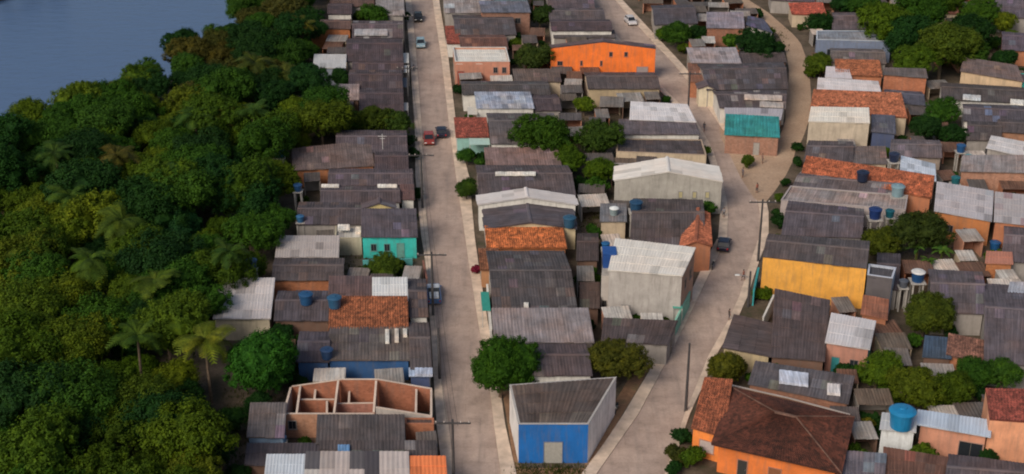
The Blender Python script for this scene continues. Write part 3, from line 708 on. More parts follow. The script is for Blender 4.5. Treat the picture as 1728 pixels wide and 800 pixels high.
# ---- wedge between bending street and dirt road
house('dark long roof above the hedge at the far bend', [(1104, 42), (1178, 40), (1168, 8), (1098, 10)], 3.2, 'gx', roof=(.085, .085, .105), wall=GR, st=3)
house('lavender roofed brick house above the wedge trees', [(1192, 47), (1257, 48), (1254, 24), (1192, 24)], 3.8, 'shed', .4, roof=(.24, .22, .27), wall=BK, near=(.36, .16, .10), brick=True)
house('dark blue roofed house with white edge by earth road', [(1258, 42), (1304, 56), (1290, 36), (1262, 29)], 3.2, 'shed', .3, roof=(.09, .11, .18), wall=WW)
house('pale lilac sheet roof beside the bending street', [(1166, 106), (1252, 107), (1242, 83), (1158, 83)], 3.5, 'shed', .3, roof=(.30, .28, .31), wall=GR, st=3, pale=.1)
house('broad dark roof in the wedge between street and earth road', [(1192, 152), (1330, 150), (1322, 106), (1176, 108)], 3.3, 'gx', roof=(.09, .085, .095), wall=GR, mixc=[MD, (.11, .11, .14)], pale=.1)
house('dark low roof beside the earth road trees', [(1250, 106), (1328, 105), (1318, 86), (1246, 88)], 2.9, 'gx', roof=(.085, .075, .08), wall=BROWN)
house('small brick roofless looking hut by the street bend', [(1163, 138), (1192, 140), (1186, 108), (1160, 108)], 3.0, 'shed', .2, roof=(.20, .10, .07), wall=BK, brick=True, st=3)
house('little cream gabled kiosk beside the bending street', [(1178, 150), (1210, 152), (1206, 141), (1174, 141)], 3.4, 'gy', .7, roof=MD, wall=CR, near=(.62, .54, .40), st=3)
house('dark roof strewn with pale boards in the wedge', [(1214, 182), (1326, 184), (1328, 152), (1202, 154)], 3.0, 'gx', roof=(.10, .09, .10), wall=WW, mixc=[(.40, .36, .34), (.33, .3, .3), DK], pale=.15)
house('small pale roof strip behind the teal gabled house', [(1224, 201), (1318, 203), (1322, 185), (1222, 184)], 2.9, 'shed', .2, roof=(.36, .35, .40), wall=BK, mixc=[(.25, .05, .12), DK], pale=.1)
house('teal roofed house standing on the point of the square', [(1222, 227), (1316, 232), (1314, 206), (1224, 201)], 3.3, 'shed', .9, roof=(.035, .33, .34), wall=BK, near=(.38, .20, .14), brick=True, pale=0, sheet=1.6,
      win=[(0, .6, .9, .02, 2.1, 'door', (.3, .28, .26))], side=(.5, .3, .2))

# ---- right of the earth road and bending street
house('bright red and orange roofed house at the far road top', [(1336, 24), (1396, 26), (1388, 8), (1330, 9)], 2.8, 'shed', .5, roof=(.45, .10, .06), wall=BE, tile=True)
house('dark far roof above the red roofed house', [(1300, 0), (1376, 4), (1364, -16), (1296, -16)], 2.8, 'gx', roof=(.10, .09, .11), wall=GR)
house('purple grey roof beneath the tall far trees', [(1404, 50), (1462, 50), (1454, 22), (1404, 22)], 3.2, 'gx', roof=(.13, .115, .13), wall=GR)
house('long bluish building with white parapet near earth road', [(1378, 67), (1504, 70), (1490, 52), (1378, 52)], 4.2, 'flat', par=.35, roof=(.20, .23, .28), wall=(.14, .18, .27), near=(.16, .20, .30), capcol=(.50, .55, .62),
      win=[(0, .2, 1.2, 1.0, 2.4, 'glass', g3(.02)), (0, .5, 1.2, 1.0, 2.4, 'glass', g3(.02)), (0, .8, 1.2, 1.0, 2.4, 'glass', g3(.02))])
house('grey green roof strip below the long bluish building', [(1402, 105), (1496, 108), (1490, 84), (1400, 82)], 3.1, 'gx', roof=(.15, .145, .145), wall=GR, mixc=[(.13, .11, .14)])
house('orange clay roof behind the small white roof', [(1410, 126), (1490, 130), (1484, 106), (1408, 104)], 3.2, 'shed', .5, roof=(.40, .135, .06), wall=BK, tile=True)
house('little white roof beside the orange clay roof', [(1392, 131), (1438, 133), (1432, 116), (1394, 114)], 3.2, 'shed', .2, roof=(.55, .52, .56), wall=WW, pale=0)
house('house with broad white roof sloping away from earth road', [(1378, 154), (1490, 166), (1482, 140), (1380, 134)], 3.9, 'shed', .3, roof=(.58, .55, .57), wall=WW, near=(.42, .36, .36), pale=0, st=3)
house('long salmon orange tile roof beyond the cream warehouse', [(1366, 186), (1532, 199), (1520, 166), (1372, 160)], 3.4, 'shed', 1.0, roof=(.46, .155, .075), wall=BE, tile=True)
house('cream walled warehouse with white roof edge by earth road', [(1364, 205), (1468, 208), (1466, 186), (1368, 184)], 5.0, 'shed', .4, roof=(.66, .63, .58), wall=CR, near=(.52, .44, .35), oh=.08, pale=0, cat='warehouse', name='warehouse', st=3)
house('dark blue shed beside the cream warehouse', [(1470, 222), (1512, 226), (1510, 198), (1470, 196)], 3.4, 'shed', .3, roof=(.11, .13, .18), wall=(.06, .08, .16))
house('orange brick house with grey flat top by the big trees', [(1490, 126), (1566, 132), (1562, 118), (1492, 116)], 4.6, 'shed', .2, roof=(.16, .15, .15), wall=BK, near=(.46, .17, .09), brick=True)
house('blue grey yard roof below the orange brick house', [(1490, 172), (1562, 178), (1556, 156), (1492, 152)], 2.8, 'gx', roof=(.10, .11, .15), wall=GR, mixc=[LT, DK])
house('long beige walled house with a teal end wall', [(1620, 120), (1728, 138), (1716, 114), (1626, 100)], 4.3, 'shed', .4, roof=(.19, .155, .15), wall=BE, near=(.52, .38, .25), side=TQ)
house('bright teal small house next to the long beige wall', [(1714, 140), (1752, 142), (1750, 126), (1716, 124)], 3.6, 'flat', par=.2, roof=MD, wall=TQ, near=(.05, .48, .42), win=[(0, .5, .8, 1.0, 2.0, 'glass', g3(.02))])
house('wide dark roof below the long beige wall', [(1588, 168), (1760, 176), (1752, 150), (1586, 140)], 3.0, 'gx', roof=(.085, .08, .082), wall=WW, near=WW, mixc=[DK])
house('dark roof crowded with white and blue bundles', [(1626, 204), (1762, 212), (1752, 180), (1624, 176)], 2.9, 'gx', roof=(.10, .095, .115), wall=WW, mixc=[(.4, .38, .4), (.15, .22, .4), DK], pale=.15)
house('dark roof beside the plain brick hut at the picture edge', [(1630, 236), (1690, 238), (1690, 206), (1632, 204)], 2.9, 'gx', roof=(.085, .08, .085), wall=GR)
house('brick hut under dark eaves at the picture edge', [(1680, 222), (1740, 226), (1742, 204), (1684, 202)], 3.2, 'gx', roof=(.10, .09, .095), wall=BK, near=(.40, .20, .12), brick=True)
house('white sheet roof by the black water box', [(1664, 250), (1752, 270), (1748, 246), (1672, 232)], 3.8, 'shed', .3, roof=(.52, .51, .53), wall=GR, pale=.1)
house('pale roofed house with salmon brick front wall', [(1620, 289), (1742, 292), (1738, 266), (1624, 266)], 3.6, 'shed', .4, roof=(.25, .23, .24), wall=SA, near=(.48, .25, .17), brick=True, mixc=[PK])
house('grey purple roof over a cluttered terrace', [(1500, 265), (1590, 266), (1586, 238), (1504, 236)], 3.6, 'gx', roof=(.145, .135, .15), wall=BE, near=(.3, .24, .2))
house('blue white awning roof at the end of the long orange roof', [(1518, 292), (1580, 306), (1578, 280), (1520, 266)], 3.9, 'shed', .3, roof=(.45, .52, .63), wall=WW, pale=.1)
house('dark lilac roof by the earth road verge', [(1356, 272), (1440, 273), (1440, 240), (1364, 238)], 3.2, 'gx', roof=(.115, .105, .115), wall=GR, st=3)
house('lighter grey roof joined to the dark lilac roof', [(1440, 276), (1498, 277), (1494, 250), (1440, 250)], 3.2, 'shed', .3, roof=(.18, .165, .165), wall=BE)
house('very long orange tile roof carrying a black tank', [(1352, 292), (1572, 335), (1576, 306), (1360, 272)], 3.3, 'shed', .9, roof=(.44, .125, .055), wall=BK, tile=True)
house('grey roof below the very long orange roof', [(1336, 317), (1520, 330), (1526, 306), (1352, 290)], 3.0, 'gx', roof=(.135, .13, .145), wall=GR, mixc=[LT])
house('pale cement topped house facing the square', [(1318, 338), (1528, 354), (1532, 330), (1334, 314)], 3.3, 'flat', par=.3, roof=(.26, .235, .24), wall=(.34, .31, .30), near=(.38, .33, .33), st=3, mixc=[PK])
house('lavender dark roof across from the black car', [(1318, 397), (1455, 402), (1458, 354), (1330, 340)], 3.3, 'gx', roof=(.12, .11, .13), wall=GR, near=GR, st=3)
house('tall house with plain bright yellow flank wall', [(1287, 433), (1463, 453), (1468, 408), (1296, 396)], 6.0, 'gx', .7, roof=(.105, .098, .105), wall=YE, near=YE, oh=.05, side=(.55, .5, .42), st=3)
house('blue grey terrace house at the end of yellow wall', [(1464, 464), (1506, 470), (1512, 452), (1466, 446)], 5.6, 'flat', par=.4, roof=(.08, .085, .10), wall=(.42, .46, .55), near=(.10, .09, .10), capcol=(.48, .52, .62), side=(.40, .46, .56))
house('low brick annexe under the blue grey terrace', [(1452, 530), (1498, 540), (1500, 508), (1456, 500)], 3.2, 'shed', .2, roof=(.26, .11, .07), wall=BK, brick=True)
house('dark brown roof at the foot of the yellow wall', [(1300, 602), (1392, 610), (1400, 520), (1306, 500)], 3.0, 'shed', 1.1, roof=(.10, .082, .085), wall=BROWN, side=(.3, .27, .25))
house('low dark roof stepping down to the bending street', [(1218, 590), (1300, 602), (1304, 546), (1238, 534)], 3.0, 'shedx', .3, roof=(.095, .08, .082), wall=BE, near=(.50, .40, .25), st=3)
house('small white roofed house with brick and teal front', [(1392, 578), (1468, 590), (1478, 548), (1402, 534)], 4.0, 'shed', .5, roof=(.50, .49, .52), wall=(.06, .30, .32), near=(.42, .2, .15), pale=.1,
      win=[(0, .25, .9, .05, 2.1, 'door', (.03, .2, .22)), (0, .7, .9, 1.0, 2.1, 'glass', g3(.02))])
house('slate dark roof with white sheets laid on it', [(1262, 648), (1432, 682), (1442, 640), (1274, 614)], 3.0, 'shed', .4, roof=(.115, .115, .13), wall=BK, brick=True, near=(.30, .14, .09), mixc=[(.16, .16, .19), DK])
house('large house with dark brown hipped clay tile roof', [(1200, 750), (1420, 800), (1442, 704), (1234, 654)], 3.8, 'hip', 1.9, roof=TB, wall=(.66, .19, .045), near=(.68, .18, .04), tile=True, oh=.7,
      win=[(0, .22, 1.0, .05, 2.2, 'door', g3(.03)), (0, .5, 1.3, 1.0, 2.1, 'win', (.2, .08, .04)), (0, .8, 1.3, 1.0, 2.1, 'win', (.2, .08, .04)), (3, .5, 1.2, 1.0, 2.1, 'glass', g3(.02))])
house('orange walled porch with red tile top beside the street', [(1166, 722), (1222, 738), (1236, 652), (1188, 648)], 3.5, 'shed', .9, roof=(.34, .10, .045), wall=(.78, .24, .06), near=(.80, .24, .05), tile=True,
      win=[(0, .5, 1.6, .9, 2.3, 'win', (.4, .33, .32)), (3, .5, 1.0, .05, 2.2, 'door', (.1, .1, .1))])
house('blue grey roof at the nearest picture edge below tiles', [(1420, 812), (1492, 818), (1496, 770), (1418, 764)], 3.0, 'shed', .3, roof=(.17, .17, .21), wall=GR, mixc=[(.15, .2, .27)])
house('white base building carrying the great blue tank', [(1484, 724), (1546, 730), (1548, 702), (1488, 698)], 4.0, 'flat', roof=(.45, .47, .5), wall=(.62, .66, .70), near=(.66, .68, .70), par=.0)
house('salmon house under a long light blue roof beam', [(1546, 716), (1672, 738), (1674, 712), (1548, 694)], 4.0, 'shed', .2, roof=(.42, .50, .62), wall=SA, near=(.58, .27, .18), pale=0, oh=.5,
      win=[(0, .8, 2.4, .3, 2.6, 'glass', g3(.02))])
house('rusty brown roof below the great blue tank', [(1492, 812), (1590, 818), (1600, 776), (1490, 758)], 2.8, 'shed', .3, roof=(.17, .09, .065), wall=BROWN, mixc=[BR, (.14, .13, .14)])
house('dark roof under the peach building', [(1592, 822), (1770, 828), (1762, 788), (1600, 768)], 2.7, 'gx', roof=(.115, .105, .12), wall=GR, mixc=[DK])
house('peach walled building with dark red tile roof', [(1670, 708), (1780, 716), (1776, 664), (1662, 662)], 5.6, 'shed', .5, roof=(.22, .055, .04), wall=PEACH, near=PEACH, tile=True, oh=.05)
# far right middle
house('long white grey corrugated roof above orange wall', [(1576, 356), (1674, 374), (1676, 330), (1580, 314)], 4.0, 'shed', .7, roof=(.40, .385, .42), wall=BK, near=(.45, .17, .06), mixc=[(.3, .28, .3), (.3, .36, .42)], win=[(0, .6, .8, 1.1, 2.1, 'glass', g3(.02)), (0, .3, .8, 1.1, 2.1, 'glass', g3(.02))])
house('second pale corrugated roof continuing at the picture edge', [(1677, 374), (1752, 382), (1752, 338), (1678, 330)], 4.0, 'shed', .6, roof=(.36, .34, .36), wall=BK, mixc=[(.3, .2, .22), (.42, .4, .42)])
house('violet grey roof at the picture edge above brick hut', [(1690, 440), (1766, 446), (1764, 384), (1694, 380)], 3.2, 'gx', roof=(.13, .115, .13), wall=GR, mixc=[(.2, .13, .14), MD])
house('little orange brick house with white posts', [(1662, 444), (1710, 446), (1708, 428), (1664, 426)], 3.6, 'shed', .2, roof=(.40, .17, .12), wall=BK, near=(.48, .18, .07), brick=True)
house('large grey roof behind the rounded yard tree', [(1570, 528), (1662, 530), (1658, 460), (1566, 456)], 3.2, 'gx', roof=(.135, .125, .14), wall=GR, mixc=[(.12, .1, .15), MD])
house('wide violet grey roof along the picture edge', [(1660, 610), (1780, 622), (1772, 486), (1656, 480)], 3.3, 'gx', roof=(.125, .115, .135), wall=GR, mixc=[(.12, .10, .12), MD])
house('light blue low roof at the picture edge', [(1698, 500), (1760, 506), (1760, 480), (1704, 478)], 3.9, 'shed', .2, roof=(.30, .34, .42), wall=GR, pale=.1)
house('brown brick lean-to with tiled edge behind the trees', [(1596, 600), (1660, 612), (1660, 578), (1600, 566)], 2.9, 'shed', .3, roof=(.19, .09, .065), wall=BK, tile=True)
house('dark blue sheet roofed hut among the yard trees', [(1556, 602), (1606, 606), (1604, 574), (1560, 570)], 2.8, 'shed', .3, roof=(.06, .11, .18), wall=BROWN, mixc=[LT])
house('dark roofed hut behind the yard tank by trees', [(1476, 486), (1516, 490), (1520, 430), (1480, 428)], 3.0, 'gx', roof=(.075, .07, .085), wall=GR)
house('low dark wall house by the far trees at picture edge', [(1670, 28), (1760, 32), (1752, -6), (1668, -8)], 3.2, 'gx', roof=(.13, .12, .15), wall=GR)
house('reddish roof lost among the tall far trees', [(1562, 22), (1618, 24), (1614, -2), (1562, -4)], 3.2, 'shed', .5, roof=(.28, .11, .075), wall=BE, tile=True)
house('violet roof at the picture edge beyond trees', [(1690, 84), (1760, 88), (1756, 58), (1690, 54)], 3.0, 'gx', roof=(.12, .105, .14), wall=BK, mixc=[PK, DK])

# long free-standing yard walls
def yard_wall(label, pts, h, col, brick=False, th=.18, cop=None):
    W = [P(u, v, h) for u, v in pts]
    base = Vector((W[0].x, W[0].y, 0)); root = empty('yard_wall', base); tag(root, label, 'wall')
    b = MB(); c = MB()
    for p, q in zip(W, W[1:]):
        d = q-p; L_ = math.hypot(d.x, d.y); rz = math.atan2(d.y, d.x); m = (p+q)/2
        b.box((m.x-base.x, m.y-base.y, h/2-.1), (L_, th, h+.2), rz)
        c.box((m.x-base.x, m.y-base.y, h+.035), (L_+.02, th+.08, .064), rz)
    b.build('wall', M_BRICK if brick else M_WALL, root, col); c.build('coping', M_WALL, root, cop or col)
yard_wall('long brown brick wall with pale coping above the tiled house', [(1232, 650), (1330, 672), (1434, 700)], 2.6, (.28, .12, .07), True, cop=(.45, .38, .34))
yard_wall('white low garden wall at the foot of the yellow wall', [(1288, 536), (1306, 498)], 2.2, WW)
yard_wall('teal painted gate wall beside the yellow walled house', [(1272, 490), (1280, 452)], 2.3, (.03, .30, .33))
yard_wall('pale green gate wall flanking the tall grey house', [(1140, 540), (1164, 492)], 2.3, (.22, .48, .38))
yard_wall('white yard wall before the broad dark patchwork roof', [(829, 556), (822, 480)], 2.3, WW)
yard_wall('reddish fence wall beside the turquoise house garden', [(720, 470), (714, 440)], 1.8, (.25, .10, .07), True)
yard_wall('white garden wall of the turquoise house', [(612, 440), (696, 437)], 1.0, (.10, .40, .40))
yard_wall('pale yard wall along the lavender roofed house', [(836, 602), (828, 560)], 2.2, (.5, .47, .43))

# ------------------------------------------------------------------ plants
def crown_mesh(seed, n_cl, per, leaf, flat=.8, spread=.9, core=.62):
    """unit-radius crown: leaf-sized faces in clumps over an uneven lobed volume"""
    r = random.Random(seed); v = []; f = []
    lobes = [(Vector((r.uniform(-.5, .5), r.uniform(-.5, .5), r.uniform(-.25, .45))), r.uniform(.42, .66)) for _ in range(7)]+[(Vector((0, 0, 0)), .72)]
    cl = []
    while len(cl) < n_cl:
        c, rad = r.choice(lobes)
        d = Vector((r.gauss(0, 1), r.gauss(0, 1), r.gauss(.25, 1))).normalized()
        p = c+d*rad*r.uniform(.75, 1.05)
        if any((p-c2).length < r2*.72 for c2, r2 in lobes): continue
        p.z *= flat
        if p.z < -.55: continue
        cl.append((p, d))
    for p, d in cl:
        cr = r.uniform(.10, .19)*spread
        for _ in range(per):
            o = Vector((r.gauss(0, 1), r.gauss(0, 1), r.gauss(0, 1))).normalized()*cr*r.random()**.4
            q = p+o; nn = (d*.6+o.normalized()*1.3+Vector((0, 0, .5))+Vector((r.uniform(-.45, .45), r.uniform(-.45, .45), r.uniform(-.45, .45)))).normalized()
            a = nn.orthogonal().normalized(); a.rotate(Matrix.Rotation(r.uniform(0, 6.28), 3, nn)); b = nn.cross(a)
            s = leaf*r.uniform(.6, 1.25); n = len(v)
            v += [q-a*s*.5, q+b*s*.33+nn*s*.08, q+a*s*.6, q-b*s*.33+nn*s*.08]
            f.append((n, n+1, n+2, n+3))
    for c, rad in lobes:       # twig mass inside each lobe that keeps the crown from being see-through
        n = len(v); rr = rad*core; U, V = 8, 5
        for j in range(V+1):
            for i in range(U):
                th = math.pi*j/V; ph = 2*math.pi*i/U
                w = rr*r.uniform(.8, 1.1)
                v.append(Vector((c.x+w*math.sin(th)*math.cos(ph), c.y+w*math.sin(th)*math.sin(ph), (c.z+w*math.cos(th))*flat)))
        for j in range(V):
            for i in range(U):
                f.append((n+j*U+i, n+(j+1)*U+i, n+(j+1)*U+(i+1) % U, n+j*U+(i+1) % U))
    me = bpy.data.meshes.new('crown'); me.from_pydata([tuple(x) for x in v], [], f); me.materials.append(M_LEAF)
    return me
CROWNS = {'broad': [crown_mesh(11+i, 300, 42, .062, .72, .8) for i in range(5)],
          'round': [crown_mesh(41+i, 380, 40, .055, .95, .7, .85) for i in range(3)],
          'bush': [crown_mesh(71+i, 110, 30, .14, .8, 1.0, .8) for i in range(3)],
          'loose': [crown_mesh(91+i, 200, 46, .066, .7, 1.0, .5) for i in range(4)]}
def trunk_mesh(seed, hgt):
    r = random.Random(seed); b = MB()
    top = Vector((r.uniform(-.06, .06), r.uniform(-.06, .06), hgt))
    b.tube([(0, 0, -.12), (top.x*.4, top.y*.4, hgt*.5), top], [.075, .055, .045], 7)
    for k in range(5):
        a = k*1.256+r.uniform(-.3, .3); e = r.uniform(.3, .7)
        b.tube([top*.85, top+Vector((math.cos(a)*.28, math.sin(a)*.28, e*.35)), top+Vector((math.cos(a)*.5, math.sin(a)*.5, e*.75))], [.04, .028, .012], 5)
    me = bpy.data.meshes.new('trunk'); me.from_pydata([tuple(x) for x in b.v], [], b.f); me.materials.append(M_BARK)
    return me
TRUNKS = [trunk_mesh(5+i, .75) for i in range(4)]
G_OLIVE, G_DARK, G_MID, G_YEL, G_BLUE = (.056, .102, .006), (.013, .046, .008), (.032, .086, .008), (.088, .126, .008), (.012, .070, .022)
def jit(c, a=.2):
    k = 1+rng.uniform(-a, a); return (c[0]*k*rng.uniform(.9, 1.12), c[1]*k, c[2]*k*rng.uniform(.8, 1.2))
TREES = []
def tree_at(p, rad, kind, col, label, group=None, name='tree', cat='tree', lift=None, squash=1.0):
    """p: ground point; rad: crown radius in metres"""
    gz = ground_z(p.x, p.y)
    TREES.append((p.x, p.y, rad))
    root = empty(name, (p.x, p.y, gz), rng.uniform(0, 6.28)); tag(root, label, cat, group)
    k = lift if lift is not None else (.85 if kind != 'bush' else .55)
    t = bpy.data.objects.new('trunk' if kind != 'bush' else 'stem', rng.choice(TRUNKS)); link(t, root)
    t.scale = (rad*.9, rad*.9, rad*max(k, .4)*1.05)
    c = bpy.data.objects.new('crown', rng.choice(CROWNS[kind])); link(c, root)
    c.location = (0, 0, rad*k+.25*rad); c.scale = (rad*1.08, rad*1.08, rad*1.05*squash); c.rotation_euler = (0, 0, rng.uniform(0, 6.28))
    cc = jit(col); c.color = (cc[0], cc[1], cc[2], 1)
    return root
def tree(u, v, rpx, kind, col, label, group=None, **kw):
    if col not in (G_OLIVE, G_DARK, G_MID, G_YEL, G_BLUE): col = (col[0]*1.15, col[1]*1.25, col[2]*.8)
    kw = dict(kw)
    """u,v: crown centre in the photo, rpx: half its width in pixels"""
    rad = rpx/SC(v+20)
    k = kw.get('lift') if kw.get('lift') is not None else (.85 if kind != 'bush' else .55)
    p = P(u, v, rad*k+.3*rad); p.z = 0
    return tree_at(p, rad, kind, col, label, group, **kw)

tree(844, 612, 58, 'round', (.028, .078, .009), 'big round deep green tree on the sidewalk by the blue fronted house')
tree(1038, 606, 48, 'broad', (.055, .06, .012), 'spreading olive tree behind the blue fronted house', squash=.8)
tree(1228, 618, 34, 'round', (.085, .09, .012), 'yellowish bushy tree on the corner before the dark low roof')
tree(788, 262, 16, 'round', G_MID, 'small clipped street tree nearer the parked dark car')
tree(787, 316, 20, 'round', (.03, .06, .012), 'clipped round street tree before the dark grey roof with white strip')
tree(697, 258, 12, 'round', G_DARK, 'little dark tree on the river side sidewalk by the tall pole')
tree(706, 325, 12, 'round', G_DARK, 'little dark sidewalk tree beside the small red brown roof')
tree(446, 606, 64, 'round', (.022, .078, .012), 'great dense mango tree beside the wood and coconut palm')
tree(410, 318, 58, 'round', (.040, .072, .010), 'large domed bright green tree standing out of the wood')
tree(297, 383, 42, 'round', (.016, .055, .022), 'rounded bluish green tree in the middle of the wood')
GM = 'trees in the yards between the two streets'
tree(918, 226, 46, 'broad', G_MID, 'wide tree over the large grey roof in middle block', GM)
tree(1002, 232, 40, 'broad', (.04, .066, .012), 'tall tree beside the grey roof with white strip', GM)
tree(1008, 285, 30, 'broad', G_OLIVE, 'tree leaning over the grey gabled hall', GM)
tree(872, 240, 26, 'bush', G_YEL, 'yellow green shrub under the large grey roof', GM, name='shrub', cat='shrub')
tree(962, 268, 28, 'broad', G_OLIVE, 'olive tree above the pink brown roof', GM)
tree(985, 176, 19, 'broad', G_YEL, 'bright small tree at the beige wall below orange warehouse', GM)
tree(1006, 318, 22, 'bush', G_MID, 'dark shrub in the yard before the gabled hall', GM, name='shrub', cat='shrub')
tree(893, 98, 32, 'broad', (.03, .048, .012), 'dark tree between salmon house and orange warehouse', GM)
tree(911, 24, 23, 'broad', (.03, .05, .016), 'tree far between the streets beside red brick house', GM)
tree(870, 66, 14, 'bush', G_DARK, 'dark shrub beside the reddish brown roof', GM, name='shrub', cat='shrub')
tree(996, 457, 12, 'loose', (.06, .15, .02), 'fresh green sapling against the tall grey house', GM)
GA = 'trees along the straight street row'
tree(628, 202, 32, 'broad', (.042, .062, .010), 'hedge tree beyond the white mast roof, wood side', GA)
tree(668, 205, 28, 'broad', (.035, .058, .012), 'hedge tree beyond the white mast roof, street side', GA)
tree(596, 206, 26, 'broad', G_MID, 'hedge tree where the wood meets the white mast roof', GA)
tree(690, 238, 14, 'bush', G_DARK, 'dark shrub against the front of the white mast roof house', GA, name='shrub', cat='shrub')
tree(640, 24, 25, 'broad', G_MID, 'tree before the far light grey roof', GA)
tree(608, 28, 16, 'bush', G_OLIVE, 'shrub beside the far white walled house', GA, name='shrub', cat='shrub')
tree(680, 28, 13, 'bush', G_DARK, 'dark street shrub by the far black car', GA, name='shrub', cat='shrub')
tree(576, 130, 20, 'broad', G_DARK, 'dark little tree beside small whitish roof', GA)
tree(652, 446, 30, 'broad', (.06, .09, .012), 'garden tree in front of the turquoise house', GA, squash=.7)
tree(622, 456, 15, 'bush', G_MID, 'garden shrub at the corner of the turquoise house', GA, name='shrub', cat='shrub')
tree(540, 388, 16, 'bush', G_OLIVE, 'shrub behind the pinkish white roof', GA, name='shrub', cat='shrub')
GW = 'trees of the wedge between street and earth road'
tree(1146, 52, 27, 'broad', G_MID, 'hedge tree in the middle below the far dark long roof', GW)
tree(1120, 54, 17, 'bush', G_OLIVE, 'hedge shrub on the street side below the far dark long roof', GW, name='shrub', cat='shrub')
tree(1174, 55, 18, 'broad', G_DARK, 'hedge tree beside the lavender roofed brick house', GW)
tree(1280, 74, 34, 'broad', G_DARK, 'dark broad tree below the dark blue roofed house', GW)
tree(1238, 72, 20, 'bush', G_MID, 'bush below the lavender roofed brick house', GW, name='shrub', cat='shrub')
tree(1314, 82, 13, 'bush', G_DARK, 'dark bush on the inner curve of the earth road', GW, name='shrub', cat='shrub')
tree(1262, 272, 15, 'bush', (.05, .08, .012), 'lone green bush in the earth square', GW, name='shrub', cat='shrub')
GE = 'trees right along the earth road'
tree(1384, 38, 24, 'broad', G_DARK, 'dark tree below the bright red roof', GE)
tree(1386, 103, 25, 'broad', (.05, .075, .012), 'light green tree on the outer curve of earth road', GE)
tree(1370, 122, 13, 'bush', G_OLIVE, 'bush at the little white roof by earth road', GE, name='shrub', cat='shrub')
for k, (u, v, r_) in enumerate([(1346, 248, 10), (1345, 272, 11), (1325, 308, 10)]):
    tree(u, v, r_, 'bush', G_DARK, ['verge bush where the earth road meets square', 'verge bush beside the dark lilac roof', 'verge bush at the low corner of the square'][k], GE, name='shrub', cat='shrub')
GT = 'tall trees beyond the far houses'
FT = [(1490, 32, 48, G_OLIVE, 'crown above the purple grey roof'), (1548, 20, 48, G_MID, 'crown behind the reddish far roof'), (1592, 72, 54, (.05, .07, .010), 'widest crown over the orange brick house'),
      (1556, 98, 40, G_OLIVE, 'low crown before the orange brick house'), (1630, 48, 40, G_DARK, 'dark crown beside the widest one'), (1655, 22, 32, G_MID, 'crown before the far edge roof'),
      (1692, 36, 24, G_YEL, 'yellowish crown at the violet roof'), (1452, 6, 30, G_MID, 'crown at the upper edge over purple roof'), (1632, 96, 32, G_MID, 'crown leaning over the beige wall end'),
      (1535, 58, 42, G_DARK, 'dark crown between the broad ones'), (1692, 98, 24, (.015, .045, .014), 'deep green hedge crown above the beige house'), (1590, 2, 34, G_OLIVE, 'crown touching the upper edge'),
      (1420, 4, 24, G_DARK, 'dark crown beyond the red roof'), (1712, 62, 16, G_YEL, 'small yellow crown at the edge'), (1500, 72, 24, G_DARK, 'dark crown beside the bluish building')]
for u, v, r_, c, s in FT: tree(u, v, r_, 'broad', c, 'tall far tree, '+s, GT)
GR_ = 'trees in the yards of the far side'
for u, v, r_, kd, c, s in [(1592, 188, 30, 'broad', G_MID, 'olive tree between salmon roof and dark edge roofs'), (1560, 214, 30, 'broad', G_DARK, 'dark tree behind the grey purple terrace roof'), (1606, 226, 24, 'broad', G_DARK, 'dark tree by the blue yard tanks'),
      (1552, 388, 46, 'broad', (.032, .042, .010), 'large dark tree before the long corrugated roof'), (1498, 404, 36, 'broad', (.055, .065, .010), 'yellowish tree behind the lavender dark roof'),
      (1562, 526, 44, 'round', (.052, .068, .010), 'rounded yard tree beside the large grey roof'), (1480, 622, 40, 'broad', G_OLIVE, 'olive tree before the small white roofed house'), (1540, 652, 46, 'broad', (.06, .078, .010), 'bushy tree above the great blue tank'),
      (1602, 654, 42, 'broad', G_OLIVE, 'tree above the light blue roof beam'), (1642, 632, 34, 'broad', G_MID, 'tree behind the peach building'), (1694, 630, 36, 'broad', G_MID, 'tree at the picture edge over the peach roof'),
      (1455, 718, 21, 'bush', (.10, .09, .012), 'yellow shrub at the end of the tiled house'), (1612, 690, 22, 'bush', G_YEL, 'yellow green shrub behind the light blue beam'), (1660, 668, 18, 'bush', G_DARK, 'dark shrub against the peach building'),
      (1150, 736, 18, 'bush', G_DARK, 'topmost hedge shrub beside the orange porch'), (1142, 764, 19, 'bush', (.04, .045, .012), 'middle hedge shrub beside the orange porch'), (1136, 792, 17, 'bush', G_DARK, 'nearest hedge shrub below the orange porch'),
      (1538, 328, 13, 'bush', G_DARK, 'shrub at the end of the long orange roof'), (1258, 770, 14, 'bush', (.05, .07, .03), 'grey green shrub before the tiled house')]:
    tree(u, v, r_, kd, c, s, GR_, name='tree' if kd != 'bush' else 'shrub', cat='tree' if kd != 'bush' else 'shrub')
tree(803, 455, 10, 'bush', (.13, .012, .05), 'crimson flowering shrub on the sidewalk by rusty lean-to', name='flowering_shrub', cat='shrub')

